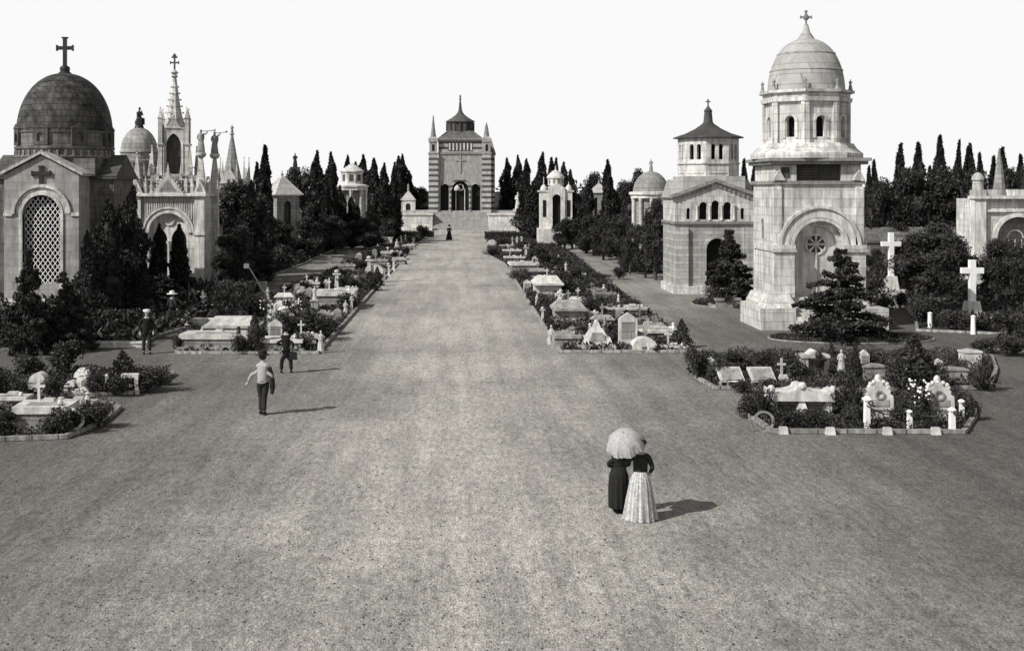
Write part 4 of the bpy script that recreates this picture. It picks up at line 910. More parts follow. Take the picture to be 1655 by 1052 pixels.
broad(1043, 345, 94, 44, 'lower dark tree left of the lantern mausoleum', v=0)
broad(1000, 345, 112, 60, 'low dark tree beyond the right side path', v=1)
broad(960, 345, 125, 56, 'low dark tree halfway along the right side path', v=0)
broad(925, 352, 140, 44, 'low dark tree where the right side path begins', v=1)
for i, (px, tp, Z, w_, lb) in enumerate([(1425, 284, 104, 70, 'dark tree directly right of the tall domed mausoleum'), (1472, 268, 106, 80, 'dense tree below the twin cypresses'), (1530, 264, 106, 90, 'dense tree below the highest cypress'), (1585, 266, 104, 80, 'dense tree behind the capped pier'), (1645, 268, 103, 80, 'dense tree behind the arcaded chapel'),
        (1500, 355, 78, 90, 'dark tree between the two white crosses'), (1545, 375, 74, 80, 'dark tree left behind the broad white cross'), (1612, 385, 74, 70, 'dark tree right behind the broad white cross'), (1470, 385, 80, 60, 'dark tree right beside the tall white cross'), (1415, 400, 84, 40, 'dark tree left of the tall white cross'), (1660, 390, 72, 80, 'dark tree under the arcade at the right edge')]):
    broad(px, tp, Z, w_, lb, 'dense trees at the right', i % 3)
# left side masses
cypress(176, 322, 62.5, 66, 'bulky dark cypress left of a pair beside the latticed mausoleum', 'bulky dark trees by the left mausoleum', 4)
cypress(205, 300, 64, 56, 'bulky dark cypress hiding the left foot of the gothic chapel', 'bulky dark trees by the left mausoleum', 4)
cypress(150, 372, 61, 40, 'lower bulky cypress against the latticed mausoleum wall', 'bulky dark trees by the left mausoleum', 4)
cypress(232, 425, 63, 40, 'small bulky cypress beside the capped man', 'bulky dark trees by the left mausoleum', 4)
cypress(254, 362, 75.5, 24, 'dark clipped cypress in the left half of the gothic doorway', 'pair of cypresses at the gothic doorway', 0)
cypress(289, 362, 75.5, 28, 'dark clipped cypress in the right half of the gothic doorway', 'pair of cypresses at the gothic doorway', 0)
cypress(402, 292, 90, 52, 'bulky dark cypress below the thin one, right of the gothic chapel', 'bulky dark trees by the left mausoleum', 4)
cypress(372, 330, 88, 44, 'lower bulky cypress touching the gothic chapel side', 'bulky dark trees by the left mausoleum', 4)
broad(378, 360, 80, 60, 'dark tree beside the carved pale monument', v=2)
broad(425, 400, 86, 46, 'dark tree leaning over the clipped hedge', v=2)
def cedar(px, top, base, wpx, label, v=0, W=5.6):
    x, y, s = at(px, base); k = (base-top)/s/6; q = wpx/s/W; place(CD[v], x, y, q, k, label, 'cedar', None, 1.0+v*2)
cedar(1355, 398, 548, 162, 'wide layered cedar in the oval before the tall domed mausoleum', 0)
cedar(1182, 368, 494, 92, 'ragged cedar in front of the lantern mausoleum portal', 1, 4.4)
cedar(48, 398, 572, 84, 'dark cedar before the left mausoleum window', 1, 4.4)
cedar(105, 436, 566, 96, 'low spreading cedar at the left mausoleum plinth', 0)
cedar(262, 440, 505, 100, 'low cedar with horizontal boughs before the gothic doorway', 0)
broad(112, 545, 30, 1, 'x', v=0) if False else None
shrub(104, 545, 608, 60, 'tall round bush left of the rough rock tomb', 'round', 1)
shrub(52, 572, 610, 50, 'dark bush behind the pale boulder at far left', 'round', 2)
def hedge(pxl, pxr, base, top, depth, label, seed, ang=0):
    x0, y, s = at(pxl, base); x1 = at(pxr, base)[0]; h = (base-top)/s; rng = np.random.default_rng(seed); n = int(420*max(1, (x1-x0)*h*.6)); P_ = []
    for _ in range(n):
        f_ = rng.integers(0, 4); u, v_, w_ = rng.uniform(0, x1-x0), rng.uniform(0, depth), rng.uniform(.05, h)
        if f_ <= 1: v_ = 0
        elif f_ == 2: w_ = h
        else: u = 0 if rng.uniform() < .5 else x1-x0
        P_.append((u, v_, w_))
    P_ = np.array(P_)+rng.normal(0, .05, (n, 3)); core = MB(); core.box(.08, x1-x0-.08, .08, depth-.08, 0, h-.08)
    o = leafobj('hedge', [leaves(P_, .09, rng, .2)], 'dark_leaf', None, core); o.location = (x0, y, 0); o.rotation_euler = (0, 0, ang); tag(o, label, 'hedge'); return o
hedge(342, 404, 522, 458, 1.6, 'clipped square hedge right of the gothic chapel plinth', 1)
hedge(-40, 140, 566, 520, 1.2, 'dark clipped hedge in front of the left mausoleum', 2)
hedge(152, 240, 551, 505, 1.0, 'dark hedge behind the capped man', 3)
hedge(600, 700, 384, 374, 1.5, 'low dark hedge below the left ossuary parapet', 4)
hedge(785, 905, 388, 375, 1.5, 'low dark hedge below the right ossuary parapet', 5)
hedge(1005, 1070, 441, 418, 1.6, 'low hedge with the white notice near the lantern mausoleum', 6)
def low_kerb(pl, pr, base, h, label):
    x0, y, s = at(pl, base); x1 = at(pr, base)[0]; b = MB(); b.box(0, x1-x0, 0, .35, 0, h); b.box(-.03, x1-x0+.03, -.04, .39, h, h+.07); o = b.build('low_wall', 'carved_stone'); o.location = (x0, y, 0); tag(o, label, 'low wall')
low_kerb(258, 345, 527, .3, 'low stone wall in front of the gothic chapel garden'); low_kerb(330, 430, 472, .6, 'pale low wall right of the gothic chapel')
low_kerb(136, 236, 562, .18, 'low pale kerb wall left of the capped man'); low_kerb(960, 1008, 398, .35, 'pale bench-like wall on the right side path')
# grave-bed shrubs:  px, top, base, width, kind, label
SHR = [
 (412, 508, 571, 34, 'cone', 'dark pointed bush just behind the man in the white shirt'), (388, 538, 572, 34, 'round', 'low dark bush right of the long white tomb'),
 (290, 540, 570, 22, 'round', 'small dark bush at the left corner of the long white tomb'), (310, 520, 552, 50, 'round', 'bush behind the statuettes of the long white tomb'),
 (462, 500, 552, 70, 'round', 'left half of the big dark bush with white flowers'), (505, 498, 550, 60, 'round', 'right part of the big dark bush by the avenue'),
 (486, 535, 568, 44, 'round', 'bush behind the dark-suited man'), (530, 512, 540, 50, 'round', 'leafy bush between the big bush and the avenue kerb'),
 (410, 478, 520, 40, 'round', 'round bush at the left edge of the left bed'), (476, 452, 478, 46, 'round', 'bush left of the white T pillar'),
 (520, 440, 468, 44, 'round', 'bush around the white T pillar'), (566, 446, 470, 40, 'round', 'bush right of the white T pillar'), (512, 440, 462, 40, 'round', 'bush behind the white ball urn'),
 (545, 432, 448, 34, 'round', 'bush above the T pillar toward the ossuary'), (580, 420, 436, 34, 'round', 'bush left of the white ball monument'), (565, 470, 500, 40, 'round', 'bush at the right end of the long grey slab'),
 (598, 440, 470, 30, 'cone', 'dark pointed shrub by the avenue kerb, left bed'), (610, 432, 462, 18, 'cone', 'second dark pointed shrub by the avenue kerb'), (605, 396, 416, 46, 'round', 'bush behind the white block near the far end of the left bed'),
 (640, 405, 420, 26, 'round', 'bush beside the pale far slab, left bed'), (655, 398, 412, 26, 'round', 'small bush nearest the ossuary in the left bed'), (600, 412, 424, 26, 'round', 'low bush left of the far white slab'), 
 (683, 362, 386, 26, 'round', 'round bush at the foot of the left ossuary parapet'),
 (1102, 518, 562, 34, 'cone', 'upright dark conifer shrub at the corner of the right avenue bed'), (1060, 556, 570, 20, 'round', 'tiny bush in front of the white half-round tomb'),
 (1118, 555, 592, 22, 'round', 'small bush at the tip of the back right bed'), (960, 480, 512, 40, 'round', 'bush in the middle of the right avenue bed'), (942, 466, 498, 36, 'round', 'bush left of the middle bush, right avenue bed'),
 (985, 486, 506, 60, 'round', 'spreading bush behind the long white slabs'), (1022, 484, 504, 26, 'round', 'bush behind the right end of the long white slabs'), (915, 440, 478, 32, 'cone', 'dark upright shrub beside the tiered white tomb'),
 (905, 425, 458, 30, 'cone', 'dark upright shrub above the tiered white tomb'), (930, 430, 455, 34, 'round', 'dark bush by the right side path opposite the notice'), (950, 448, 470, 36, 'round', 'bush on the right rim of the right avenue bed'),
 (884, 405, 432, 34, 'round', 'bush right of the long pale slab, right bed'), (868, 396, 420, 34, 'round', 'bush below the terrace statue, right bed'), (855, 388, 406, 40, 'round', 'dark bush near the far end of the right bed'),
 (900, 412, 440, 26, 'round', 'small bush on the rim near the side path'), (840, 440, 453, 34, 'round', 'low dark bush under the long pale slab'), (862, 440, 454, 30, 'round', 'second low dark bush under the long pale slab'),
 (795, 400, 415, 26, 'round', 'dark bush at the near left corner of the far right bed'), (815, 384, 402, 26, 'round', 'little bush closest to the ossuary stairs, right bed'), (857, 466, 486, 14, 'round', 'dark tuft at the avenue kerb, right bed'),
 (886, 482, 512, 24, 'cone', 'dark shrub left of the gabled grey tomb'), (892, 512, 545, 14, 'round', 'narrow tuft beside the small white kerb figure'), (861, 484, 497, 14, 'round', 'small tuft at the kerb below the white steps tomb'),
 (940, 525, 545, 30, 'round', 'dark bush left of the pyramid tomb'), (997, 530, 562, 22, 'round', 'dark bush between the pyramid tomb and the square stele'), (970, 440, 452, 44, 'round', 'low rounded bush on the right side path'), (1000, 430, 452, 24, 'round', 'upright dark bush on the right side path'),
 (1130, 562, 614, 44, 'round', 'leafy bush at the left tip of the back right bed'), (1158, 572, 622, 34, 'round', 'bush left of the first book-shaped slab'), (1187, 562, 600, 42, 'round', 'round bush behind the first book-shaped slab'), (1233, 566, 602, 40, 'round', 'round bush behind the second book-shaped slab'),
 (1277, 568, 616, 60, 'round', 'large bush left of the white canopy monument'), (1344, 552, 585, 14, 'cone', 'narrow dark shrub behind the white canopy monument'), (1383, 556, 620, 26, 'cone', 'narrow dark shrub right of the white bust stele'),
 (1414, 570, 596, 44, 'round', 'bush behind the grey chest tomb'), (1478, 548, 632, 84, 'cone', 'tall dense conical bush in the back right bed'), (1455, 580, 632, 50, 'round', 'bush at the left foot of the tall conical bush'), (1510, 584, 632, 44, 'round', 'bush at the right foot of the tall conical bush'),
 (1590, 576, 632, 50, 'spiky', 'spiky bush before the white block at the right end'), (1546, 566, 600, 20, 'spiky', 'thin spiky plant behind the grey end tomb'), (1200, 612, 634, 40, 'round', 'low leafy bush in front of the first book-shaped slab'), (1245, 610, 636, 44, 'round', 'low leafy bush in front of the second book-shaped slab'),
 (1232, 622, 680, 52, 'spiky', 'spiky bush left of the winged altar tomb'), (1215, 638, 676, 44, 'round', 'round bush at the left tip of the front right bed'), (1272, 660, 691, 50, 'round', 'bush below the left half of the winged altar tomb'), (1325, 662, 691, 52, 'round', 'bush below the right half of the winged altar tomb'),
 (1370, 596, 682, 46, 'round', 'tall dark bush right of the winged altar tomb'), (1382, 648, 690, 28, 'round', 'bush at the foot of the tall dark bush'), (1486, 618, 682, 50, 'round', 'rose bush with white blooms between the two shell tombs'), (1452, 650, 684, 26, 'round', 'dark bush beside the middle white post'),
 (1570, 634, 680, 26, 'round', 'dark bush at the right end of the front right bed'), (1430, 680, 695, 40, 'round', 'low bush in front of the left shell tomb'), (1512, 680, 695, 36, 'round', 'low bush in front of the right shell tomb'),
 (200, 570, 632, 66, 'cone', 'dark mound-shaped bush behind the white-posted grave'), (240, 594, 634, 60, 'round', 'bush right of the white-posted grave'), (262, 600, 622, 34, 'round', 'low bush at the tip of the left back bed'), (152, 600, 640, 30, 'round', 'bush between the rock tomb and the white-posted grave'),
 (186, 606, 640, 50, 'round', 'dark bush inside the white-posted grave'), (85, 606, 644, 34, 'round', 'bush left of the rough rock tomb'), (30, 610, 645, 50, 'round', 'bush at the far left of the left back bed'), (-10, 590, 645, 60, 'round', 'dark bush cut by the left border'),
 (90, 652, 704, 52, 'round', 'bush in front of the sloping white tomb'), (125, 655, 700, 44, 'round', 'bush right of the white garland'), (160, 652, 690, 50, 'round', 'bush at the tip of the lowest left bed'), (143, 643, 672, 22, 'round', 'small round bush above the lowest left bed tip'), (5, 660, 705, 50, 'round', 'bush at the border end of the lowest left bed'),
 (1590, 545, 570, 50, 'round', 'dark bush in the corner bed behind the right end tombs'), (1640, 540, 575, 60, 'round', 'dark bush at the border in the corner bed'),
 (1158, 458, 496, 40, 'round', 'bush on the left under the ragged cedar'), (1200, 462, 494, 40, 'round', 'bush on the right under the ragged cedar'), (1425, 470, 505, 40, 'round', 'bush beside the tall white cross pedestal'), (1455, 470, 500, 30, 'round', 'bush right of the tall cross pedestal'),
 (1545, 500, 536, 50, 'round', 'bush behind the second white post'), (1590, 500, 538, 50, 'round', 'bush behind the third white post'), (1630, 500, 545, 60, 'round', 'bush beside the last white post'), (1495, 485, 528, 46, 'round', 'bush behind the first white post'),
 (450, 398, 436, 60, 'round', 'dark bush bordering the left side path, near end'), (492, 384, 420, 60, 'round', 'dark bush bordering the left side path, second'), (535, 372, 402, 60, 'round', 'dark bush bordering the left side path, third'), (578, 364, 386, 46, 'round', 'dark bush bordering the left side path, far end'),
]
for i, (px, tp, ba, w_, kd, lb) in enumerate(SHR): shrub(px, tp, ba, w_, lb, kd, i)
# white blooms on the rose bushes
def blooms(px, base, z0, z1, wpx, n, seed, label):
    x, y, s = at(px, base); rng = random.Random(seed); b = MB()
    for _ in range(n): b.ball((rng.uniform(-.5, .5)*wpx/s, rng.uniform(-.35, .1), rng.uniform((base-z0)/s, (base-z1)/s)), rng.uniform(.022, .045), None, None, 7, 5)
    o = b.build('blossoms', 'petal'); o.location = (x, y, 0); tag(o, label, 'flowers', None, 'stuff')
blooms(1485, 694, 650, 612, 34, 26, 1, 'white rose blossoms scattered over the bush between shell tombs'); blooms(455, 545, 500, 482, 70, 34, 2, 'white flowers along the top of the big dark bush')
# ------------------------------------------------------------------ tombs
def tomb(kind, px, base, w, h, label, mat='marble', rz=0, d=None, cat=None):
    x, y, s = at(px, base); W = w/s; Hh = h/s; D = d if d else W*.7; nm = {'slab': 'ledger_tomb', 'chest': 'chest_tomb', 'stele': 'headstone', 'cross': 'cross_tomb', 'statue': 'statue_tomb', 'pillar': 'pillar_tomb', 'rock': 'rock_tomb', 'shell': 'ornate_headstone',
          'pyramid': 'stepped_tomb', 'book': 'book_slab', 'altar': 'altar_tomb', 'canopy': 'canopy_tomb', 'half': 'domed_ledger', 'figure': 'small_statue', 'block': 'block_tomb', 'post': 'post', 'grave': 'railed_grave'}[kind]
    r_ = empty(nm, (x, y+D/2, 0), label, cat or {'figure': 'statue', 'post': 'post', 'stele': 'headstone', 'shell': 'headstone'}.get(kind, 'tomb'), {'post': 'white posts of the front right bed'}.get(kind), rz or random.Random(label).uniform(-.09, .09))
    rg = random.Random(label+'o')
    def P(n, b, m=mat): return b.build(n, m, r_)
    if kind == 'slab':
        P('plinth', MB().cb(0, 0, 0, Hh*.35, W*1.05, D*1.1), 'old_marble'); b = MB(); b.frus(0, 0, Hh*.35, Hh*.75, W*.92, D*.95, W*.88, D*.9); P('base', b, 'grey_stone'); P('ledger', MB().box(-W/2, W/2, -D/2, D/2, Hh*.75, Hh))
        b = MB(); b.cb(0, D*.25, Hh, Hh+.09, .3, .2); b.ball((W*.3, -D*.2, Hh+.06), .08, None, None, 8, 6); P('ornament', b)
        if rg.random() < .6: b = MB(); cross_mb(b, -W*.2, D*.3, Hh, rg.uniform(.35, .7), rg.uniform(.22, .36), .07); P('cross', b)
        if rg.random() < .6: b = MB(); b.lathe(W*.35, -D*.3, [(.05, Hh), (.1, Hh+.06), (.06, Hh+.2), (.09, Hh+.26), (.02, Hh+.32)], 8); P('vase', b, 'bronze' if rg.random() < .5 else 'marble')
        b = MB(); b.box(-W*.3, W*.3, -D*.3, D*.1, Hh, Hh+.012); P('inscription_panel', b, 'old_marble')
    elif kind == 'chest':
        P('plinth', MB().cb(0, 0, 0, Hh*.18, W, D), 'old_marble'); b = MB(); b.cb(0, 0, Hh*.18, Hh*.6, W*.82, D*.75)
        for k in (-1, 0, 1): b.cb(k*W*.3, -D*.375, Hh*.2, Hh*.58, W*.05, .06)
        P('chest', b); b = MB(); b.cb(0, 0, Hh*.6, Hh*.7, W*.95, D*.95); b.frus(0, 0, Hh*.7, Hh, W*.9, D*.9, W*.62, D*.12); P('lid', b)
        if rg.random() < .7: b = MB(); cross_mb(b, 0, 0, Hh, rg.uniform(.3, .55), .25, .07); P('cross', b)
        b = MB(); b.lathe(W*.45, -D*.46, [(.06, Hh*.0+.02), (.11, .1), (.07, .3), (.1, .36)], 8); P('vase', b, 'bronze')
    elif kind == 'stele':
        P('plinth', MB().cb(0, 0, 0, Hh*.18, W*1.25, .5), 'old_marble'); b = MB(); b.prY([(-W/2, Hh*.18), (W/2, Hh*.18), (W/2, Hh*.82), (W*.3, Hh*.9), (0, Hh), (-W*.3, Hh*.9), (-W/2, Hh*.82)], -.12, .12); P('tablet', b)
        P('panel', MB().box(-W*.36, W*.36, -.135, -.12, Hh*.3, Hh*.75), 'grey_stone')
    elif kind == 'cross':
        b = MB(); b.cb(0, 0, 0, Hh*.12, W, W*.7); b.cb(0, 0, Hh*.12, Hh*.3, W*.6, W*.5); P('pedestal', b, 'old_marble'); b = MB(); cross_mb(b, 0, 0, Hh*.3, Hh*.7, W*.75, max(.07, W*.16), .68); P('cross', b)
    elif kind == 'statue':
        b = MB(); b.cb(0, 0, 0, Hh*.1, W); b.cb(0, 0, Hh*.1, Hh*.42, W*.72); b.cb(0, 0, Hh*.42, Hh*.48, W*.9); P('pedestal', b, 'old_marble'); b = MB(); figure_mb(b, 0, 0, Hh*.48, Hh*.52, 'stand', x % 1); P('statue', b)
    elif kind == 'figure':
        b = MB(); figure_mb(b, 0, 0, .08, Hh-.08, 'sit' if int(px) % 2 else 'stand', x % 1); P('statue', b); P('base', MB().cb(0, 0, 0, .1, W*.8), 'old_marble')
    elif kind == 'pillar':
        b = MB(); b.cb(0, 0, 0, Hh*.12, W); b.frus(0, 0, Hh*.12, Hh*.75, W*.5, W*.5, W*.42, W*.42); P('shaft', b); b = MB(); b.cb(0, 0, Hh*.75, Hh*.82, W*1.0, W*.6); b.lathe(0, 0, [(W*.12, Hh*.82), (W*.32, Hh*.88), (W*.3, Hh*.96), (W*.1, Hh)], 12); P('cap', b)
    elif kind == 'half':
        P('plinth', MB().cb(0, 0, 0, Hh*.2, W, D), 'old_marble'); b = MB(); b.prY([(W*.46*math.cos(t*PI/10)*1., Hh*.2+Hh*.8*math.sin(t*PI/10)**.8) for t in range(11)], -D*.3, D*.45); P('dome', b)
    elif kind == 'block':
        P('plinth', MB().cb(0, 0, 0, Hh*.15, W*1.1, D), 'old_marble'); b = MB(); b.cb(0, 0, Hh*.15, Hh*.85, W*.9, D*.7); b.cb(0, 0, Hh*.85, Hh*.93, W, D*.8); P('block', b); b = MB(); b.prY([(-W*.45, Hh*.93), (W*.45, Hh*.93), (0, Hh)], -D*.35, D*.35); P('gable', b)
    elif kind == 'pyramid':
        b = MB(); b.cb(0, 0, 0, Hh*.2, W, D*1.1); b.frus(0, 0, Hh*.2, Hh*.45, W*.86, D*.9, W*.7, D*.7); b.frus(0, .05, Hh*.45, Hh*.75, W*.58, D*.6, W*.3, D*.4); P('steps', b); b = MB(); b.frus(0, .05, Hh*.75, Hh*.97, W*.24, D*.3, W*.12, D*.15); b.ball((0, .05, Hh*.97), .1, None, None, 8, 6); P('cap', b)
        b = MB(); b.prY([(-W*.24, Hh*.3), (W*.24, Hh*.3), (W*.14, Hh*.62), (-W*.14, Hh*.62)], -D*.42, -D*.3); P('tablet', b, 'old_marble')
    elif kind == 'book':
        P('base', MB().cb(0, .1, 0, Hh*.35, W*.9, .7), 'old_marble'); b = MB(); b.prX([(-.4, Hh*.35), (-.32, Hh*.35), (.36, Hh*.9), (.36, Hh), (.28, Hh)], -W/2, W/2); P('slab', b)
        b = MB(); b.prX([(-.345, Hh*.46), (.2, Hh*.945), (.2, Hh*.965), (-.36, Hh*.47)], -W*.4, W*.4); P('inscription_panel', b, 'old_marble'); b = MB(); b.ring(-W*.42, .17, .1, .17, -.55, -.5, 14, 0, 2*PI); P('wreath', b, 'old_marble')
    elif kind == 'rock':
        rng = random.Random(int(px)); b = MB()
        for k in range(26):
            a_ = rng.uniform(0, 6.28); q = rng.uniform(0, 1)**.7; zz = Hh*(1-q)*.75; b.ball((q*W*.42*math.cos(a_), q*D*.42*math.sin(a_), zz+.08), rng.uniform(.14, .26)*W/1.4, None, rng.uniform(.14, .24)*W/1.4, 7, 5, .22, rng)
        o = b.build('boulders', mat, r_, False); P('plinth', MB().cb(0, 0, 0, .12, W, D), 'old_marble')
    elif kind == 'shell':
        P('plinth', MB().cb(0, 0, 0, Hh*.16, W*1.0, .6)); out = [(-.5, .16), (.5, .16), (.5, .3), (.46, .34), (.44, .66), (.34, .7), (.36, .78), (.26, .86), (.12, .92), (.07, 1), (-.07, 1), (-.12, .92), (-.26, .86), (-.36, .78), (-.34, .7), (-.44, .66), (-.46, .34), (-.5, .3)]
        b = MB(); b.prY([(q*W, z_*Hh) for q, z_ in out], -.16, .16); P('tablet', b); b = MB(); b.box(-W*.42, W*.42, -.2, -.16, Hh*.3, Hh*.33); b.ring(0, Hh*.68, W*.1, W*.15, -.22, -.16, 16, 0, 2*PI); b.box(-W*.3, W*.3, -.185, -.16, Hh*.4, Hh*.56); P('relief', b, 'old_marble')
        b = MB()
        for k in range(7): a_ = PI*k/6; b.ball((W*.3*math.cos(a_), -.08, Hh*(.86+.14*math.sin(a_))), .07, None, None, 7, 5)
        b.ball((0, 0, Hh*1.05), .1, None, .14, 8, 6); P('crest', b)
    elif kind == 'altar':
        b = MB(); b.cb(0, 0, 0, Hh*.2, W*.95, D); b.cb(0, .1, Hh*.2, Hh*.55, W*.72, D*.5); P('base', b, 'grey_stone')
        b = MB()
        for sg in (-1, 1): b.cb(sg*W*.42, 0, Hh*.2, Hh*.55, W*.09, D*.7); b.ball((sg*W*.42, -D*.2, Hh*.3), .16, None, None, 8, 6)
        b.frus(0, -D*.3, Hh*.05, Hh*.6, W*.24, .5, W*.06, .2); P('leg', b)
        b = MB(); pts = [(-.5, .55), (.5, .55), (.5, .86), (.4, .76), (.22, .8), (.09, .86), (.06, .97), (0, 1), (-.06, .97), (-.09, .86), (-.22, .8), (-.4, .76), (-.5, .86)]
        b.prY([(q*W, z_*Hh) for q, z_ in pts], -D*.45, D*.35)
        for sg in (-1, 1): b.ball((sg*W*.475, -D*.4, Hh*.88), .12, None, .14, 8, 6)
        b.ball((0, -D*.4, Hh*.98), .13, None, None, 8, 6); P('winged_lid', b)
    elif kind == 'canopy':
        b = MB(); b.cb(0, .3, 0, Hh*.12, W, 1.0); b.cb(-W*.36, .3, Hh*.12, Hh*.78, W*.26, .5); b.cb(W*.4, .3, Hh*.12, Hh*.72, W*.16, .5); b.box(-W*.23, W*.32, .45, .55, Hh*.12, Hh*.74); P('wall', b)
        b = MB(); b.prY([(-W*.52, Hh*.74), (W*.52, Hh*.74), (W*.5, Hh*.84), (W*.2, Hh*.84), (.0, Hh), (-W*.2, Hh*.84), (-W*.5, Hh*.84)], .0, .6); P('pediment', b)
        b = MB(); b.frus(.08, -.1, Hh*.12, Hh*.45, .2, .2, .12, .12); b.lathe(.08, -.1, [(.08, Hh*.45), (.2, Hh*.62), (.22, Hh*.72), (.1, Hh*.76)], 10); b.ball((.08, -.1, Hh*.84), .13, None, .16, 10, 7); b.tube([(-.2, -.1, Hh*.7), (.36, -.1, Hh*.7)], .06, 6); P('bust', b, 'bronze')
    elif kind == 'post':
        b = MB(); b.frus(0, 0, 0, Hh*.86, W, W, W*.85, W*.85); b.cb(0, 0, Hh*.86, Hh*.92, W*1.2); b.frus(0, 0, Hh*.92, Hh, W*1.1, W*1.1, W*.3, W*.3); P('shaft', b, 'white_paint'); P('ring', MB().ring(W*.5, Hh*.8, .05, .08, -W*.5-.03, -W*.5+.01, 12, 0, 2*PI), 'iron')
    elif kind == 'grave':
        b = MB(); b.cb(-W*.45, 0, 0, Hh, W*.09); b.ball((-W*.45, 0, Hh), W*.06, None, None, 8, 6); P('post', b); b = MB(); b.prY([(W*.38, Hh*.9), (W*.5, Hh*.9), (W*.52, .0), (W*.42, .0)], -.1, .1); P('post', b)
        P('crossbar', MB().box(-W*.02, W*.5, -.06, .3, Hh*.9, Hh*1.08)); P('slab', MB().box(-W*.1, W*.32, -.1, .4, Hh*.42, Hh*.52), 'old_marble')
    return r_
SHR2 = [(1425, 352, 430, 60, 'round', 'shaggy bush over the left end of the garden wall'), (1475, 350, 425, 70, 'round', 'shaggy bush over the middle of the garden wall'), (1530, 345, 425, 70, 'round', 'shaggy bush over the right end of the garden wall'), (1412, 430, 480, 40, 'round', 'bush between the domed mausoleum and the tall white cross')]
for i, (px, tp, ba, w_, kd, lb) in enumerate(SHR2): shrub(px, tp, ba, w_, lb, kd, i, 'shrubs by the garden wall')
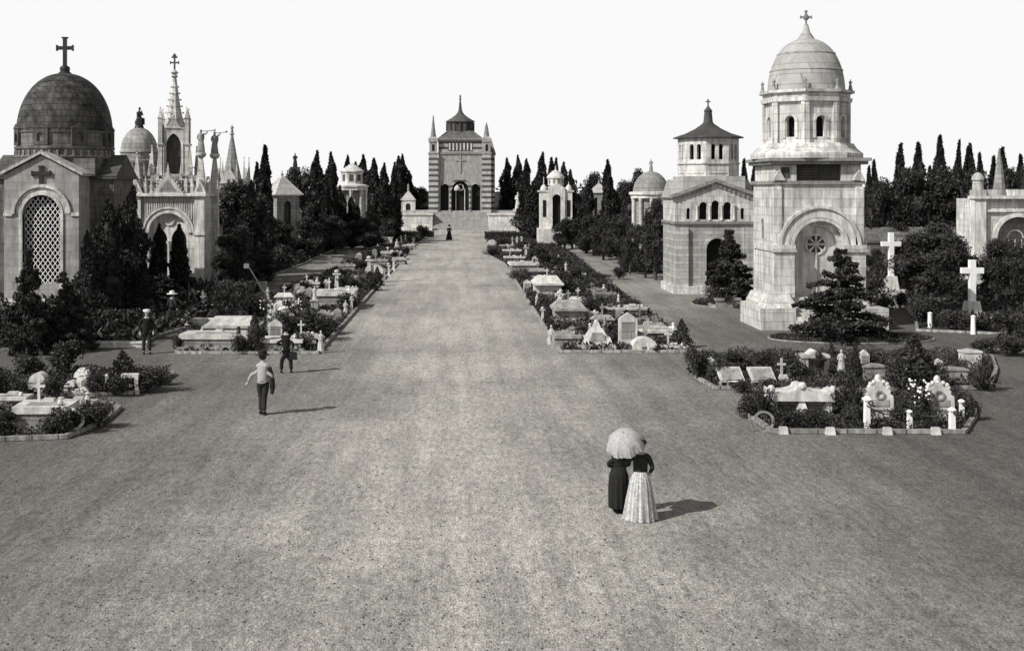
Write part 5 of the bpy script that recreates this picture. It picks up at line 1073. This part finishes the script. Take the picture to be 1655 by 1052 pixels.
T = [
 # left avenue bed
 ('slab', 345, 571, 112, 30, 'long low white tomb with stepped kerb at the near left corner', 'marble', 0, 1.6), ('chest', 372, 556, 96, 42, 'large white table tomb behind the long low one', 'marble', 0, 1.8),
 ('figure', 326, 556, 10, 28, 'little white figure behind the left end of the long tomb', 'marble'), ('stele', 444, 562, 22, 46, 'narrow white headstone between pointed bush and suited man', 'marble'), ('slab', 455, 571, 70, 22, 'low white slab behind the suited man', 'marble', 0, 1.4),
 ('figure', 518, 571, 12, 36, 'small bent white figure at the avenue corner of the left bed', 'marble'), ('slab', 492, 562, 40, 20, 'pale ledger right of the suited man', 'marble'), ('figure', 436, 540, 14, 34, 'draped white figure left of the big dark bush', 'marble'),
 ('rock', 448, 522, 52, 36, 'flower-strewn pale rocky tomb behind the big bush', 'marble'), ('statue', 432, 505, 16, 40, 'pale statue at the left rim above the big bush', 'marble'), ('slab', 540, 499, 66, 27, 'long grey slab tomb by the avenue, left bed', 'marble', 0, 2.2), ('statue', 508, 505, 16, 42, 'white statue at the left end of the long grey slab', 'marble'),
 ('figure', 558, 512, 16, 26, 'white child figure below the long grey slab', 'marble'), ('pillar', 568, 505, 8, 26, 'slim pale pillar at the kerb by the child figure', 'marble'), ('pillar', 544, 470, 13, 34, 'white T-shaped pillar amid the bushes', 'marble'), ('pillar', 527, 474, 10, 22, 'white ball-topped urn left of the T pillar', 'marble'),
 ('rock', 480, 482, 44, 22, 'pale carved tomb left of the long slab', 'old_marble'), ('slab', 500, 470, 36, 14, 'small pale ledger near the left side path', 'marble'), ('half', 604, 446, 34, 18, 'white draped tomb under the ball monument', 'marble'), ('pillar', 596, 446, 12, 32, 'white ball monument halfway up the left bed', 'marble'),
 ('slab', 585, 458, 40, 12, 'low pale ledger between bushes halfway up the left bed', 'old_marble'), ('pillar', 621, 456, 6, 22, 'white kerb urn, nearest of three along the avenue', 'marble'), ('pillar', 628, 447, 7, 22, 'white kerb urn, middle of three along the avenue', 'marble'), ('pillar', 636, 438, 7, 22, 'white kerb urn, farthest of three along the avenue', 'marble'),
 ('slab', 632, 420, 34, 13, 'pale slab before the white block, left bed', 'marble'), ('slab', 612, 432, 30, 12, 'grey slab below the pale far slab', 'old_marble'), ('stele', 580, 424, 8, 16, 'tiny white headstone above the T pillar', 'marble'), ('block', 622, 397, 26, 14, 'white block tomb near the top of the left bed', 'marble'), ('statue', 648, 402, 9, 22, 'small white statue near the top of the left bed', 'marble'),
 ('figure', 641, 404, 6, 18, 'tiny white figure beside the white block', 'marble'), ('block', 657, 410, 16, 14, 'white cube tomb by the avenue, far left bed', 'marble'), ('pillar', 668, 398, 6, 14, 'smallest white urn, left bed end', 'marble'), ('slab', 560, 440, 28, 12, 'low grey tomb bordering the left side path', 'old_marble'),
 ('cross', 532, 430, 9, 18, 'little dark cross near the left side path', 'granite'), ('statue', 655, 395, 8, 16, 'last pale statue before the hedge, left bed', 'marble'),
 ('slab', 405, 500, 34, 12, 'low pale ledger at the back rim of the big bush', 'old_marble'), ('chest', 458, 492, 34, 18, 'pale chest tomb just above the white flowers', 'marble'), ('slab', 520, 520, 40, 14, 'grey ledger under the long grey slab', 'old_marble'), ('stele', 545, 520, 12, 22, 'small grey headstone by the avenue below the long slab', 'old_marble'), ('cross', 575, 488, 10, 26, 'pale cross at the kerb above the long slab', 'marble'), ('slab', 560, 478, 34, 12, 'small ledger between the long slab and the kerb urns', 'marble'), ('stele', 500, 486, 12, 22, 'grey headstone behind the white statue', 'old_marble'), ('rock', 575, 462, 24, 14, 'small rocky tomb by the dark pointed shrubs', 'old_marble'), ('chest', 645, 428, 24, 12, 'little chest tomb at the kerb, far left bed', 'old_marble'), ('stele', 605, 418, 8, 16, 'tiny grey headstone before the far pale slab', 'old_marble'), ('chest', 565, 424, 26, 12, 'grey chest tomb on the rim of the left side path', 'old_marble'), ('cross', 610, 410, 7, 16, 'tiny pale cross on the rim of the left side path', 'marble'), ('slab', 660, 402, 20, 7, 'thin pale slab near the end of the left bed', 'marble'), ('statue', 475, 500, 13, 30, 'weathered statue over the middle of the big bush', 'old_marble'),
 # right avenue bed
 ('slab', 950, 520, 40, 14, 'pale ledger above the flat dark tomb', 'marble'), ('chest', 975, 530, 40, 20, 'weathered chest tomb behind the pyramid tomb', 'old_marble'), ('cross', 960, 492, 10, 28, 'grey cross standing by the middle bush', 'old_marble'), ('slab', 920, 478, 34, 12, 'small grey ledger below the statue pair', 'old_marble'), ('stele', 890, 466, 12, 22, 'grey headstone beside the tiered white tomb', 'old_marble'), ('chest', 870, 448, 30, 14, 'little grey chest tomb right of the long pale slab', 'old_marble'), ('stele', 865, 432, 9, 18, 'small pale headstone below the small white cross', 'marble'), ('slab', 820, 404, 26, 8, 'thin pale ledger third from the ossuary end, right bed', 'old_marble'), ('chest', 1060, 540, 36, 18, 'weathered chest tomb behind the sloping ledger', 'old_marble'), ('stele', 1080, 535, 12, 24, 'grey headstone left of the conifer shrub', 'old_marble'), ('rock', 925, 545, 26, 16, 'low rocky tomb between gabled and pyramid tombs', 'old_marble'), ('statue', 1000, 500, 9, 26, 'pale statue between the long joined slabs', 'marble'), ('cross', 855, 408, 6, 16, 'tiny grey cross below the terrace statue', 'old_marble'), ('slab', 905, 448, 26, 9, 'small flat tomb left of the rim ledger', 'old_marble'),
 ('pyramid', 967, 566, 58, 44, 'white pyramid-shaped stepped tomb at the near corner', 'marble', 0, 1.4), ('stele', 1016, 566, 30, 60, 'tall square white stele right of the pyramid tomb', 'marble'), ('half', 1044, 571, 44, 24, 'white half-round tomb below the recumbent cross', 'marble', 0, 1.0), ('slab', 1092, 569, 44, 9, 'long flat white kerb slab by the conifer shrub', 'marble', 0, .7),
 ('cross', 1045, 556, 36, 34, 'white cross on a broad sloping base', 'marble'), ('slab', 1068, 552, 60, 18, 'white sloping ledger beside the broad-based cross', 'marble', .1, 1.6), ('slab', 917, 564, 46, 22, 'grey stepped tomb left of the pyramid tomb', 'old_marble', 0, 1.6), ('figure', 891, 560, 12, 36, 'white draped kerb figure beside the avenue, right bed', 'marble'),
 ('slab', 993, 512, 34, 14, 'long white slab tomb, left one of two joined', 'marble', 0, 2.0), ('slab', 1030, 512, 34, 14, 'long white slab tomb, right one of two joined', 'marble', 0, 2.0), ('chest', 922, 526, 58, 38, 'gabled grey tomb with ridged lid by the avenue', 'old_marble', 0, 2.4), ('slab', 1045, 530, 40, 14, 'dark slab behind the square white stele', 'granite'),
 ('rock', 905, 505, 26, 26, 'white rocky tomb above the gabled grey tomb', 'marble'), ('chest', 935, 500, 34, 20, 'low white gabled tomb under the middle bush', 'marble'), ('chest', 887, 482, 52, 34, 'broad tiered white tomb beside the avenue', 'marble', 0, 3.), ('stele', 852, 476, 12, 24, 'narrow white stone at the kerb of the tiered tomb', 'marble'),
 ('rock', 906, 488, 24, 22, 'carved white mound right of the tiered tomb', 'marble'), ('slab', 847, 443, 46, 18, 'long pale slab across the right bed', 'marble', 0, 2.4), ('slab', 832, 425, 34, 10, 'pale flat tomb above the long slab', 'marble'), ('cross', 890, 426, 8, 18, 'small white cross amid the far right bushes', 'marble'),
 ('statue', 903, 436, 9, 24, 'white statue by the side path, right bed', 'marble'), ('statue', 915, 452, 10, 28, 'white statue below the one by the side path', 'marble'), ('slab', 965, 478, 34, 10, 'dark flat tomb on the side path rim, upper', 'granite'), ('slab', 978, 486, 40, 12, 'dark flat tomb on the side path rim, lower', 'granite'),
 ('slab', 935, 452, 24, 10, 'little white ledger beside the side path', 'marble'), ('pillar', 850, 418, 8, 22, 'curled white monument at the end of a pale slab', 'marble'), ('slab', 828, 413, 30, 9, 'flat pale slab near the far end, right bed', 'marble'), ('half', 796, 402, 22, 14, 'pale ramp-like tomb nearest the ossuary steps', 'marble'),
 ('cross', 828, 398, 6, 16, 'tiny white cross below the right parapet', 'marble'), ('figure', 836, 398, 6, 16, 'tiny white figure below the right parapet', 'marble'), ('pillar', 843, 396, 5, 14, 'tiny white ball urn below the terrace statue', 'marble'), ('statue', 978, 540, 10, 30, 'grey statue behind the pyramid tomb', 'old_marble'),
 ('figure', 868, 498, 9, 22, 'white kerb figure below the tiered tomb', 'marble'), ('pillar', 877, 520, 8, 24, 'white kerb urn left of the gabled grey tomb', 'marble'), ('slab', 940, 546, 40, 12, 'flat dark tomb above the grey stepped tomb', 'granite'), ('stele', 1002, 524, 12, 24, 'small grey stone left of the square stele', 'old_marble'), ('slab', 873, 456, 26, 9, 'low white slab below the long pale one', 'marble'),
 # back right bed
 ('book', 1183, 627, 40, 30, 'tilted pale book-shaped slab, left of the pair', 'marble'), ('book', 1234, 627, 40, 30, 'tilted pale book-shaped slab, right of the pair', 'marble'), ('canopy', 1323, 618, 48, 50, 'white pedimented monument with a dark bronze bust', 'marble'), ('figure', 1362, 608, 20, 42, 'white veiled bust right of the pedimented monument', 'marble'),
 ('block', 1414, 622, 40, 32, 'grey chest-like tomb in the back right bed', 'old_marble', 0, .8), ('stele', 1398, 600, 14, 34, 'small pale headstone behind the grey chest-like tomb', 'marble'), ('block', 1574, 600, 32, 34, 'white block tomb at the right end, back row', 'marble', 0, .7), ('block', 1548, 622, 42, 26, 'low grey tomb near the right end of the back row', 'old_marble', 0, .8),
 ('stele', 1150, 600, 12, 22, 'pale leaning stone at the left tip of the back row', 'marble'), ('stele', 1518, 600, 10, 20, 'pale round-topped stone beside the tall conical bush', 'marble'), ('slab', 1270, 625, 20, 14, 'small pale ledger before the large bush', 'marble'),
 # front right bed
 ('altar', 1300, 680, 104, 56, 'white winged altar tomb in the front right bed', 'marble', 0, 1.2), ('shell', 1425, 684, 50, 66, 'ornate white headstone with crest, left of the rose bush', 'marble'), ('shell', 1522, 684, 56, 64, 'ornate white shell headstone right of the rose bush', 'marble'),
 ('post', 1403, 697, 9, 57, 'tall white post left of the crested headstone', 'white_paint', 0, .2), ('post', 1472, 696, 8, 33, 'plain short white post in the middle of the front bed', 'white_paint', 0, .2), ('post', 1541, 701, 9, 42, 'white post at the near right corner of the front bed', 'white_paint', 0, .2), ('post', 1556, 682, 8, 36, 'white post behind the corner post', 'white_paint', 0, .2), ('post', 1399, 668, 6, 26, 'short white post behind the tall left post', 'white_paint', 0, .2),
 # lower left beds
 ('rock', 126, 640, 62, 42, 'pale rough rock-pile tomb at left', 'marble', 0, .9), ('grave', 192, 640, 54, 30, 'grave framed by two white posts and a bar', 'marble'), ('half', 58, 640, 36, 36, 'pale rounded boulder tomb at far left', 'marble', 0, .6), ('slab', 62, 702, 90, 44, 'big sloping white sarcophagus in the lowest left bed', 'marble', 0, 1.3),
 ('slab', 120, 668, 60, 18, 'flat white slab behind the white planter', 'marble', 0, .6), ('pillar', 97, 676, 18, 34, 'white planter on a stem above the lowest bed', 'marble'), ('slab', 12, 664, 60, 22, 'flat white tomb cut by the left border', 'marble', 0, .7),
 ('cross', 98, 528, 30, 24, 'small white carved stone at the left mausoleum foot', 'marble'),
 # others
 ('slab', 330, 505, 30, 12, 'little pale tomb at the gothic chapel garden', 'old_marble'), ('slab', 1175, 498, 44, 16, 'pale sloping tomb under the ragged cedar', 'old_marble', .2), ('figure', 385, 500, 10, 20, 'small pale bust before the clipped hedge', 'marble'), ('slab', 850, 368, 30, 12, 'white tomb behind the low right wall', 'marble'), ('block', 870, 374, 22, 16, 'pale block tomb below the white chapel', 'marble'),
]
for t_ in T: tomb(*t_)
# little marker stones along the front kerb and the white garland
for i, (px, py) in enumerate(((1266, 701), (1342, 702), (1434, 702), (1512, 702))):
    x, y, s_ = at(px, py); b = MB(); b.frus(0, 0, 0, .2, .26, .18, .2, .14); o = b.build('marker_stone', 'marble'); o.location = (x, y, 0)
    tag(o, ['tiny white marker stone under the left of the winged altar', 'tiny white marker stone under the right of the winged altar', 'tiny white marker stone below the crested headstone', 'tiny white marker stone below the shell headstone'][i], 'marker stone', 'marker stones on the front kerb')
x, y, s_ = at(100, 700); b = MB(); b.tube([(.62*math.cos(a_), -.1, .36+.34*math.sin(a_)) for a_ in [-1.9+i*.26 for i in range(13)]], .05, 7); o = b.build('wreath', 'marble'); o.location = (x, y, .03); tag(o, 'white curved wreath on the bushes of the lowest left bed', 'wreath')
x, y, s_ = at(1238, 700); b = MB(); b.ring(0, .28, .24, .3, -.03, .03, 20, 0, 2*PI); b.tube([(-.3, 0, .05), (-.42, 0, .5)], .03, 5); o = b.build('wreath', 'old_marble'); o.location = (x, y+.25, 0); tag(o, 'pale ring wreath at the corner of the front right bed', 'wreath')
def chain(a, bb, za, zb, label):
    (x0, y0, _), (x1, y1, _) = at(*a), at(*bb); b = MB(); b.tube([(x0+(x1-x0)*t, y0+.1+(y1-y0)*t, za+(zb-za)*t-.18*math.sin(PI*t)) for t in [i/12 for i in range(13)]], .018, 5); o = b.build('chain', 'iron'); tag(o, label, 'chain')
chain((1403, 698), (1472, 696), .72, .55, 'iron chain hanging from the tall left post to the middle post'); chain((1472, 696), (1541, 701), .55, .66, 'iron chain hanging from the middle post to the corner post')
rng = np.random.default_rng(5); b = MB()
for _ in range(2600):
    py_ = 560+(1052-560)*rng.uniform(0, 1)**.8; px_ = rng.uniform(0, 1655); x, y, s_ = at(px_, py_); a_ = rng.uniform(0, 6); q = rng.uniform(.012, .034)
    if any(inpoly(x, y, bb) for bb in (bA, bB, bC1, bC2, bD1, bD2)): continue
    P4 = [(x+q*math.cos(a_+k*2.1)*rng.uniform(.7, 1.3), y+q*math.sin(a_+k*2.1)*rng.uniform(.7, 1.3), .0) for k in range(3)]+[(x, y, q*.8)]
    b.add(P4, [(0, 1, 3), (1, 2, 3), (2, 0, 3), (0, 2, 1)])
o = b.build('pebbles', 'sooty_shade_stone', None, False); tag(o, 'loose pebbles strewn over the gravel plaza', 'pebbles', None, 'stuff')
# far-off trees closing the view
rng = np.random.default_rng(77); P_ = []
for k in range(150):
    x = rng.uniform(-170, 210); y = 262+rng.uniform(-8, 14); hh = rng.uniform(6, 8.6); c = np.array([x, y, hh*.5]); g = rng.normal(size=(170, 3)); g /= np.linalg.norm(g, axis=1)[:, None]; P_.append(c+g*np.array([rng.uniform(3, 5), 2.5, hh*.5])*rng.uniform(.6, 1.05, (170, 1)))
core = MB()
for k in range(60): core.ball((-170+k*6.4, 263, 3), 4.2, 2, 3.2, 8, 6)
o = leafobj('distant_woods', [leaves(np.concatenate(P_), .5, rng, .3)], 'cypress_leaf', None, core); tag(o, 'dark line of far woods behind the monuments', 'woods', None, 'stuff')
# ------------------------------------------------------------------ people
def skin(joints, edges, root_i, mat, name, parent=None, sub=2, extra=None):
    me = bpy.data.meshes.new(name); me.from_pydata([j[:3] for j in joints], edges, []); ob_ = bpy.data.objects.new(name, me); col.objects.link(ob_)
    m1 = ob_.modifiers.new('skin', 'SKIN'); m1.use_smooth_shade = True; m2 = ob_.modifiers.new('sub', 'SUBSURF'); m2.levels = sub; m2.render_levels = sub
    for v, j in zip(me.skin_vertices[0].data, joints): v.radius = (j[3], j[4] if len(j) > 4 else j[3])
    me.skin_vertices[0].data[root_i].use_root = True
    dg = bpy.context.evaluated_depsgraph_get(); dg.update(); nm = bpy.data.meshes.new_from_object(ob_.evaluated_get(dg)); bpy.data.objects.remove(ob_)
    b = MB(); b.v = [tuple(v.co) for v in nm.vertices]; b.f = [tuple(p.vertices) for p in nm.polygons]
    if extra: extra(b)
    return b.build(name, mat, parent, True, 80)
def lerp(a, b_, t): return tuple(a[i]+(b_[i]-a[i])*t for i in range(3))
def person(x, y, H, rz, label, lh, rh, lel, rel, lf, rf, shirt, trousers, hairm, hat=None, coat=False, skirt=None, lkn=None, rkn=None, cuff=True):
    """lh/rh hands, lel/rel elbows, lf/rf feet in a 1.75 m body frame facing -Y; H scales it"""
    k = H/1.75
    lkn = lkn or (lf[0]*.9-.0, lf[1]*.5-.04, .5); rkn = rkn or (rf[0]*.9, rf[1]*.5-.04, .5)
    J = [(0, 0, .95, .15, .11), (0, 0, 1.12, .135, .1), (0, 0, 1.32, .17, .115), (0, .0, 1.44, .09, .08), (0, -.01, 1.52, .052, .055), (0, -.02, 1.58, .07, .085), (0, -.02, 1.66, .085, .1), (0, -.01, 1.72, .05, .06),
         (-.19, 0, 1.4, .06, .06), (*lel, .043, .043), (*lerp(lel, lh, .9), .03, .027), (.19, 0, 1.4, .06, .06), (*rel, .043, .043), (*lerp(rel, rh, .9), .03, .027),
         (-.09, 0, .88, .095, .1), (*lkn, .062, .065), (lf[0], lf[1], .1, .04, .045), (lf[0], lf[1]-.12, .04, .035, .03), (.09, 0, .88, .095, .1), (*rkn, .062, .065), (rf[0], rf[1], .1, .04, .045), (rf[0], rf[1]-.12, .04, .035, .03)]
    E = [(0, 1), (1, 2), (2, 3), (3, 4), (4, 5), (5, 6), (6, 7), (3, 8), (8, 9), (9, 10), (3, 11), (11, 12), (12, 13), (0, 14), (14, 15), (15, 16), (16, 17), (0, 18), (18, 19), (19, 20), (20, 21)]
    def ex(b):
        for sg, hnd, el in ((-1, lh, lel), (1, rh, rel)):
            hv, ev = Vector(hnd), Vector(el); d = (hv-ev).normalized(); sd = d.cross(Vector((0, 1, 0))); sd = sd.normalized() if sd.length > .1 else Vector((1, 0, 0)); nn = d.cross(sd)
            w_ = hv-d*.02; b.tube([w_, w_+d*.05, w_+d*.085], [.026, .04, .036], 8)
            for q, (o_, ln) in enumerate(((-.03, .065), (-.01, .08), (.01, .075), (.03, .058))):
                p0 = w_+d*.07+sd*o_; b.tube([p0, p0+d*ln*.55, p0+d*ln*.85+nn*ln*.3, p0+d*ln*.9+nn*ln*.6], [.0095, .009, .0085, .006], 6)
            p0 = w_+d*.02+sd*.035*sg; b.tube([p0, p0+sd*.03*sg+d*.03, p0+sd*.035*sg+d*.065], [.011, .01, .007], 6)
        b.tube([(0, -.115, 1.66), (0, -.145, 1.62), (0, -.12, 1.605)], [.01, .017, .012], 6)
        for sg in (-1, 1): b.ball((sg*.033, -.105, 1.655), .014, .01, .01, 6, 5); b.ball((sg*.088, .0, 1.64), .012, .022, .03, 6, 5)
        b.tube([(-.026, -.11, 1.575), (0, -.116, 1.573), (.026, -.11, 1.575)], .007, 5)
    body = skin(J, E, 0, 'skin', 'person', None, 2, ex); body.location = (x, y, 0); body.rotation_euler = (0, 0, rz); body.scale = (k, k, k); tag(body, label, 'person')
    g = .016; up = .8 if coat else .88
    C = [(0, 0, up, .165+g*(2 if coat else 1), .125+g), (0, 0, 1.1, .15+g, .115+g), (0, 0, 1.32, .175+g, .12+g), (0, 0, 1.43, .11, .09), (-.185, 0, 1.39, .075, .075), (*lel, .053, .053), (*lerp(lel, lh, .82), .043, .043), (.185, 0, 1.39, .075, .075), (*rel, .053, .053), (*lerp(rel, rh, .82), .043, .043)]
    skin(C, [(0, 1), (1, 2), (2, 3), (3, 4), (4, 5), (5, 6), (3, 7), (7, 8), (8, 9)], 0, shirt, 'jacket' if coat else 'shirt', body)
    if skirt:
        b = MB(); b.lathe(0, 0, skirt, 60, fn=lambda a, z: 1+(.085*(1.1-z))*math.sin(a*13+math.sin(a*3))+.05*(1.1-z)*math.sin(a*2+1)+.02*math.sin(a*4)); b.build('skirt', trousers, body, True, 80)
    else:
        D = [(0, 0, 1.03, .15, .115), (-.09, 0, .84, .11, .115), (*lkn, .08, .085), (lf[0], lf[1], .1, .066, .07), (.09, 0, .84, .11, .115), (*rkn, .08, .085), (rf[0], rf[1], .1, .066, .07)]
        skin(D, [(0, 1), (1, 2), (2, 3), (0, 4), (4, 5), (5, 6)], 0, trousers, 'trousers', body)
    for f_ in (lf, rf): b = MB(); b.tube([(f_[0], f_[1]+.07, .06), (f_[0], f_[1], .065), (f_[0], f_[1]-.1, .05), (f_[0], f_[1]-.19, .035)], [.045, .055, .048, .03], 10); b.build('shoe', 'black_cloth', body)
    b = MB(); b.ball((0, .02, 1.675), .108, .115, .11, 14, 10, .03, random.Random(3))
    if hairm == 'bun': b.ball((0, .09, 1.74), .085, .07, .07); b.ball((0, .02, 1.72), .14, .13, .09, 14, 8)
    b.build('hair', 'hair', body)
    if hat == 'cap': b = MB(); b.lathe(0, .01, [(.125, 1.7), (.15, 1.75), (.14, 1.79), (.05, 1.81)], 16); b.prZ([(-.08, -.1), (-.06, -.19), (.06, -.19), (.08, -.1)], 1.695, 1.71); b.build('cap', 'white_cloth', body)
    if hat == 'dark': b = MB(); b.lathe(0, 0, [(.2, 1.71), (.2, 1.725), (.12, 1.735), (.115, 1.83), (.07, 1.86), (.02, 1.86)], 18); b.build('hat', 'black_cloth', body)
    if hat == 'straw': b = MB(); b.lathe(0, 0, [(.27, 1.69), (.27, 1.705), (.13, 1.73), (.12, 1.83), (.05, 1.86)], 20); b.build('hat', 'white_cloth', body)
    return body
x, y, s_ = at(425, 670)
p1 = person(x, y, 1.84, PI-.15, 'man in pale shirt and dark trousers walking up the plaza', (.46, -.02, .9), (-.27, -.08, .9), (.33, .03, 1.14), (-.27, .04, 1.14), (-.045, .06, 0), (.075, -.04, 0), 'pale_cloth', 'dark_cloth', 'short', 'dark')
b = MB(); b.tube([(.27, -.02, .62), (.29, -.0, .8), (.28, -.02, 1.0), (.25, -.03, 1.2), (.2, -.03, 1.43)], [.05, .075, .085, .08, .06], 10); o = b.build('folded_jacket', 'dark_cloth'); o.location = (x+.0, y, 0); tag(o, 'dark jacket slung over the shoulder of the man in the pale shirt', 'jacket')
x, y, s_ = at(462, 603)
person(x, y, 1.7, PI+.1, 'man in dark suit standing with legs apart near the left bed', (.16, -.16, 1.02), (-.26, -.02, .86), (.33, .06, 1.16), (-.27, .03, 1.15), (.17, .0, 0), (-.2, -.03, 0), 'black_cloth', 'black_cloth', 'short', 'dark', True)
b = MB(); b.frus(0, 0, .3, .58, .3, .16, .24, .1); b.ring(0, .62, .06, .085, -.015, .015, 10); o = b.build('bag', 'black_cloth'); o.location = (x+.27, y+.0, .2); tag(o, 'dark bag held by the man in the dark suit', 'bag')
x, y, s_ = at(237, 572)
person(x, y, 1.78, .3, 'man in dark coat and white cap standing by the hedge', (-.26, -.1, .88), (.26, -.1, .88), (-.3, .03, 1.15), (.3, .03, 1.15), (-.12, .0, 0), (.12, -.05, 0), 'black_cloth', 'dark_cloth', 'short', 'cap', True)
x, y, s_ = at(278, 530)
person(x, y, 1.72, 2.6, 'person in wide white hat half hidden before the gothic chapel', (-.24, -.1, .95), (.24, -.1, .95), (-.28, .03, 1.15), (.28, .03, 1.15), (-.1, .0, 0), (.1, -.05, 0), 'dark_cloth', 'dark_cloth', 'short', 'straw', True)
x, y, s_ = at(726, 388)
person(x, y, 1.95, PI, 'distant woman in long black dress below the ossuary steps', (-.2, -.12, .98), (.2, -.12, .98), (-.26, .03, 1.15), (.26, .03, 1.15), (-.06, 0, 0), (.06, 0, 0), 'black_cloth', 'black_cloth', 'bun', 'dark', True, [(.36, .02), (.3, .4), (.2, .9), (.14, 1.06)])
# two women with the parasol
x, y, s_ = at(1000, 829)
person(x, y, 1.62, PI+.15, 'woman in narrow dark dress walking beside the pale skirt', (.12, -.2, 1.0), (-.2, -.12, 1.02), (.26, .04, 1.14), (-.26, .03, 1.14), (-.06, 0, 0), (.06, 0, 0), 'black_cloth', 'black_cloth', 'bun', None, False, [(.215, .14), (.225, .3), (.23, .6), (.22, .85), (.15, 1.07)])
x, y, s_ = at(1035, 839); wx, wy = x, y
person(x, y, 1.62, PI-.1, 'woman in dark bodice and long pleated pale skirt holding a parasol', (-.2, -.1, 1.0), (.2, -.2, 1.3), (-.27, .03, 1.15), (.34, .02, 1.22), (-.06, 0, 0), (.06, 0, 0), 'dark_cloth', 'skirt_cloth', 'bun', None, False, [(.36, .015), (.345, .1), (.3, .45), (.235, .85), (.15, 1.07)])
r_ = empty('parasol', (wx-.2, wy+.2, 1.2), 'ruffled pale parasol shading both women', 'parasol'); r_.rotation_euler = (R(28), R(-16), 0)
b = MB(); n = 16; vs = []; 
pr = [(.02, .72), (.12, .71), (.25, .64), (.35, .52), (.4, .38)]
b.lathe(0, 0, pr+[(.39, .37), (.34, .5), (.24, .62), (.11, .69), (.02, .7)], 64, fn=lambda a, z: 1+(.05*math.cos(a*8)+.03*math.sin(a*27))*(1 if z < .6 else .3)); b.build('canopy', 'pale_cloth', r_)
b = MB(); b.tube([(0, 0, -.12), (0, 0, .735)], .012, 6); b.build('shaft', 'wood', r_)
b = MB()
for k in range(8): b.tube([(0, 0, .71), (.23*math.cos(k*PI/4+.2), .23*math.sin(k*PI/4+.2), .62), (.385*math.cos(k*PI/4+.2), .385*math.sin(k*PI/4+.2), .39)], .006, 4)
b.build('ribs', 'iron', r_)
# ------------------------------------------------------------------ remove the plant prototypes
def kill(o):
    for c in list(o.children): kill(c)
    bpy.data.objects.remove(o)
for o in HID: kill(o)
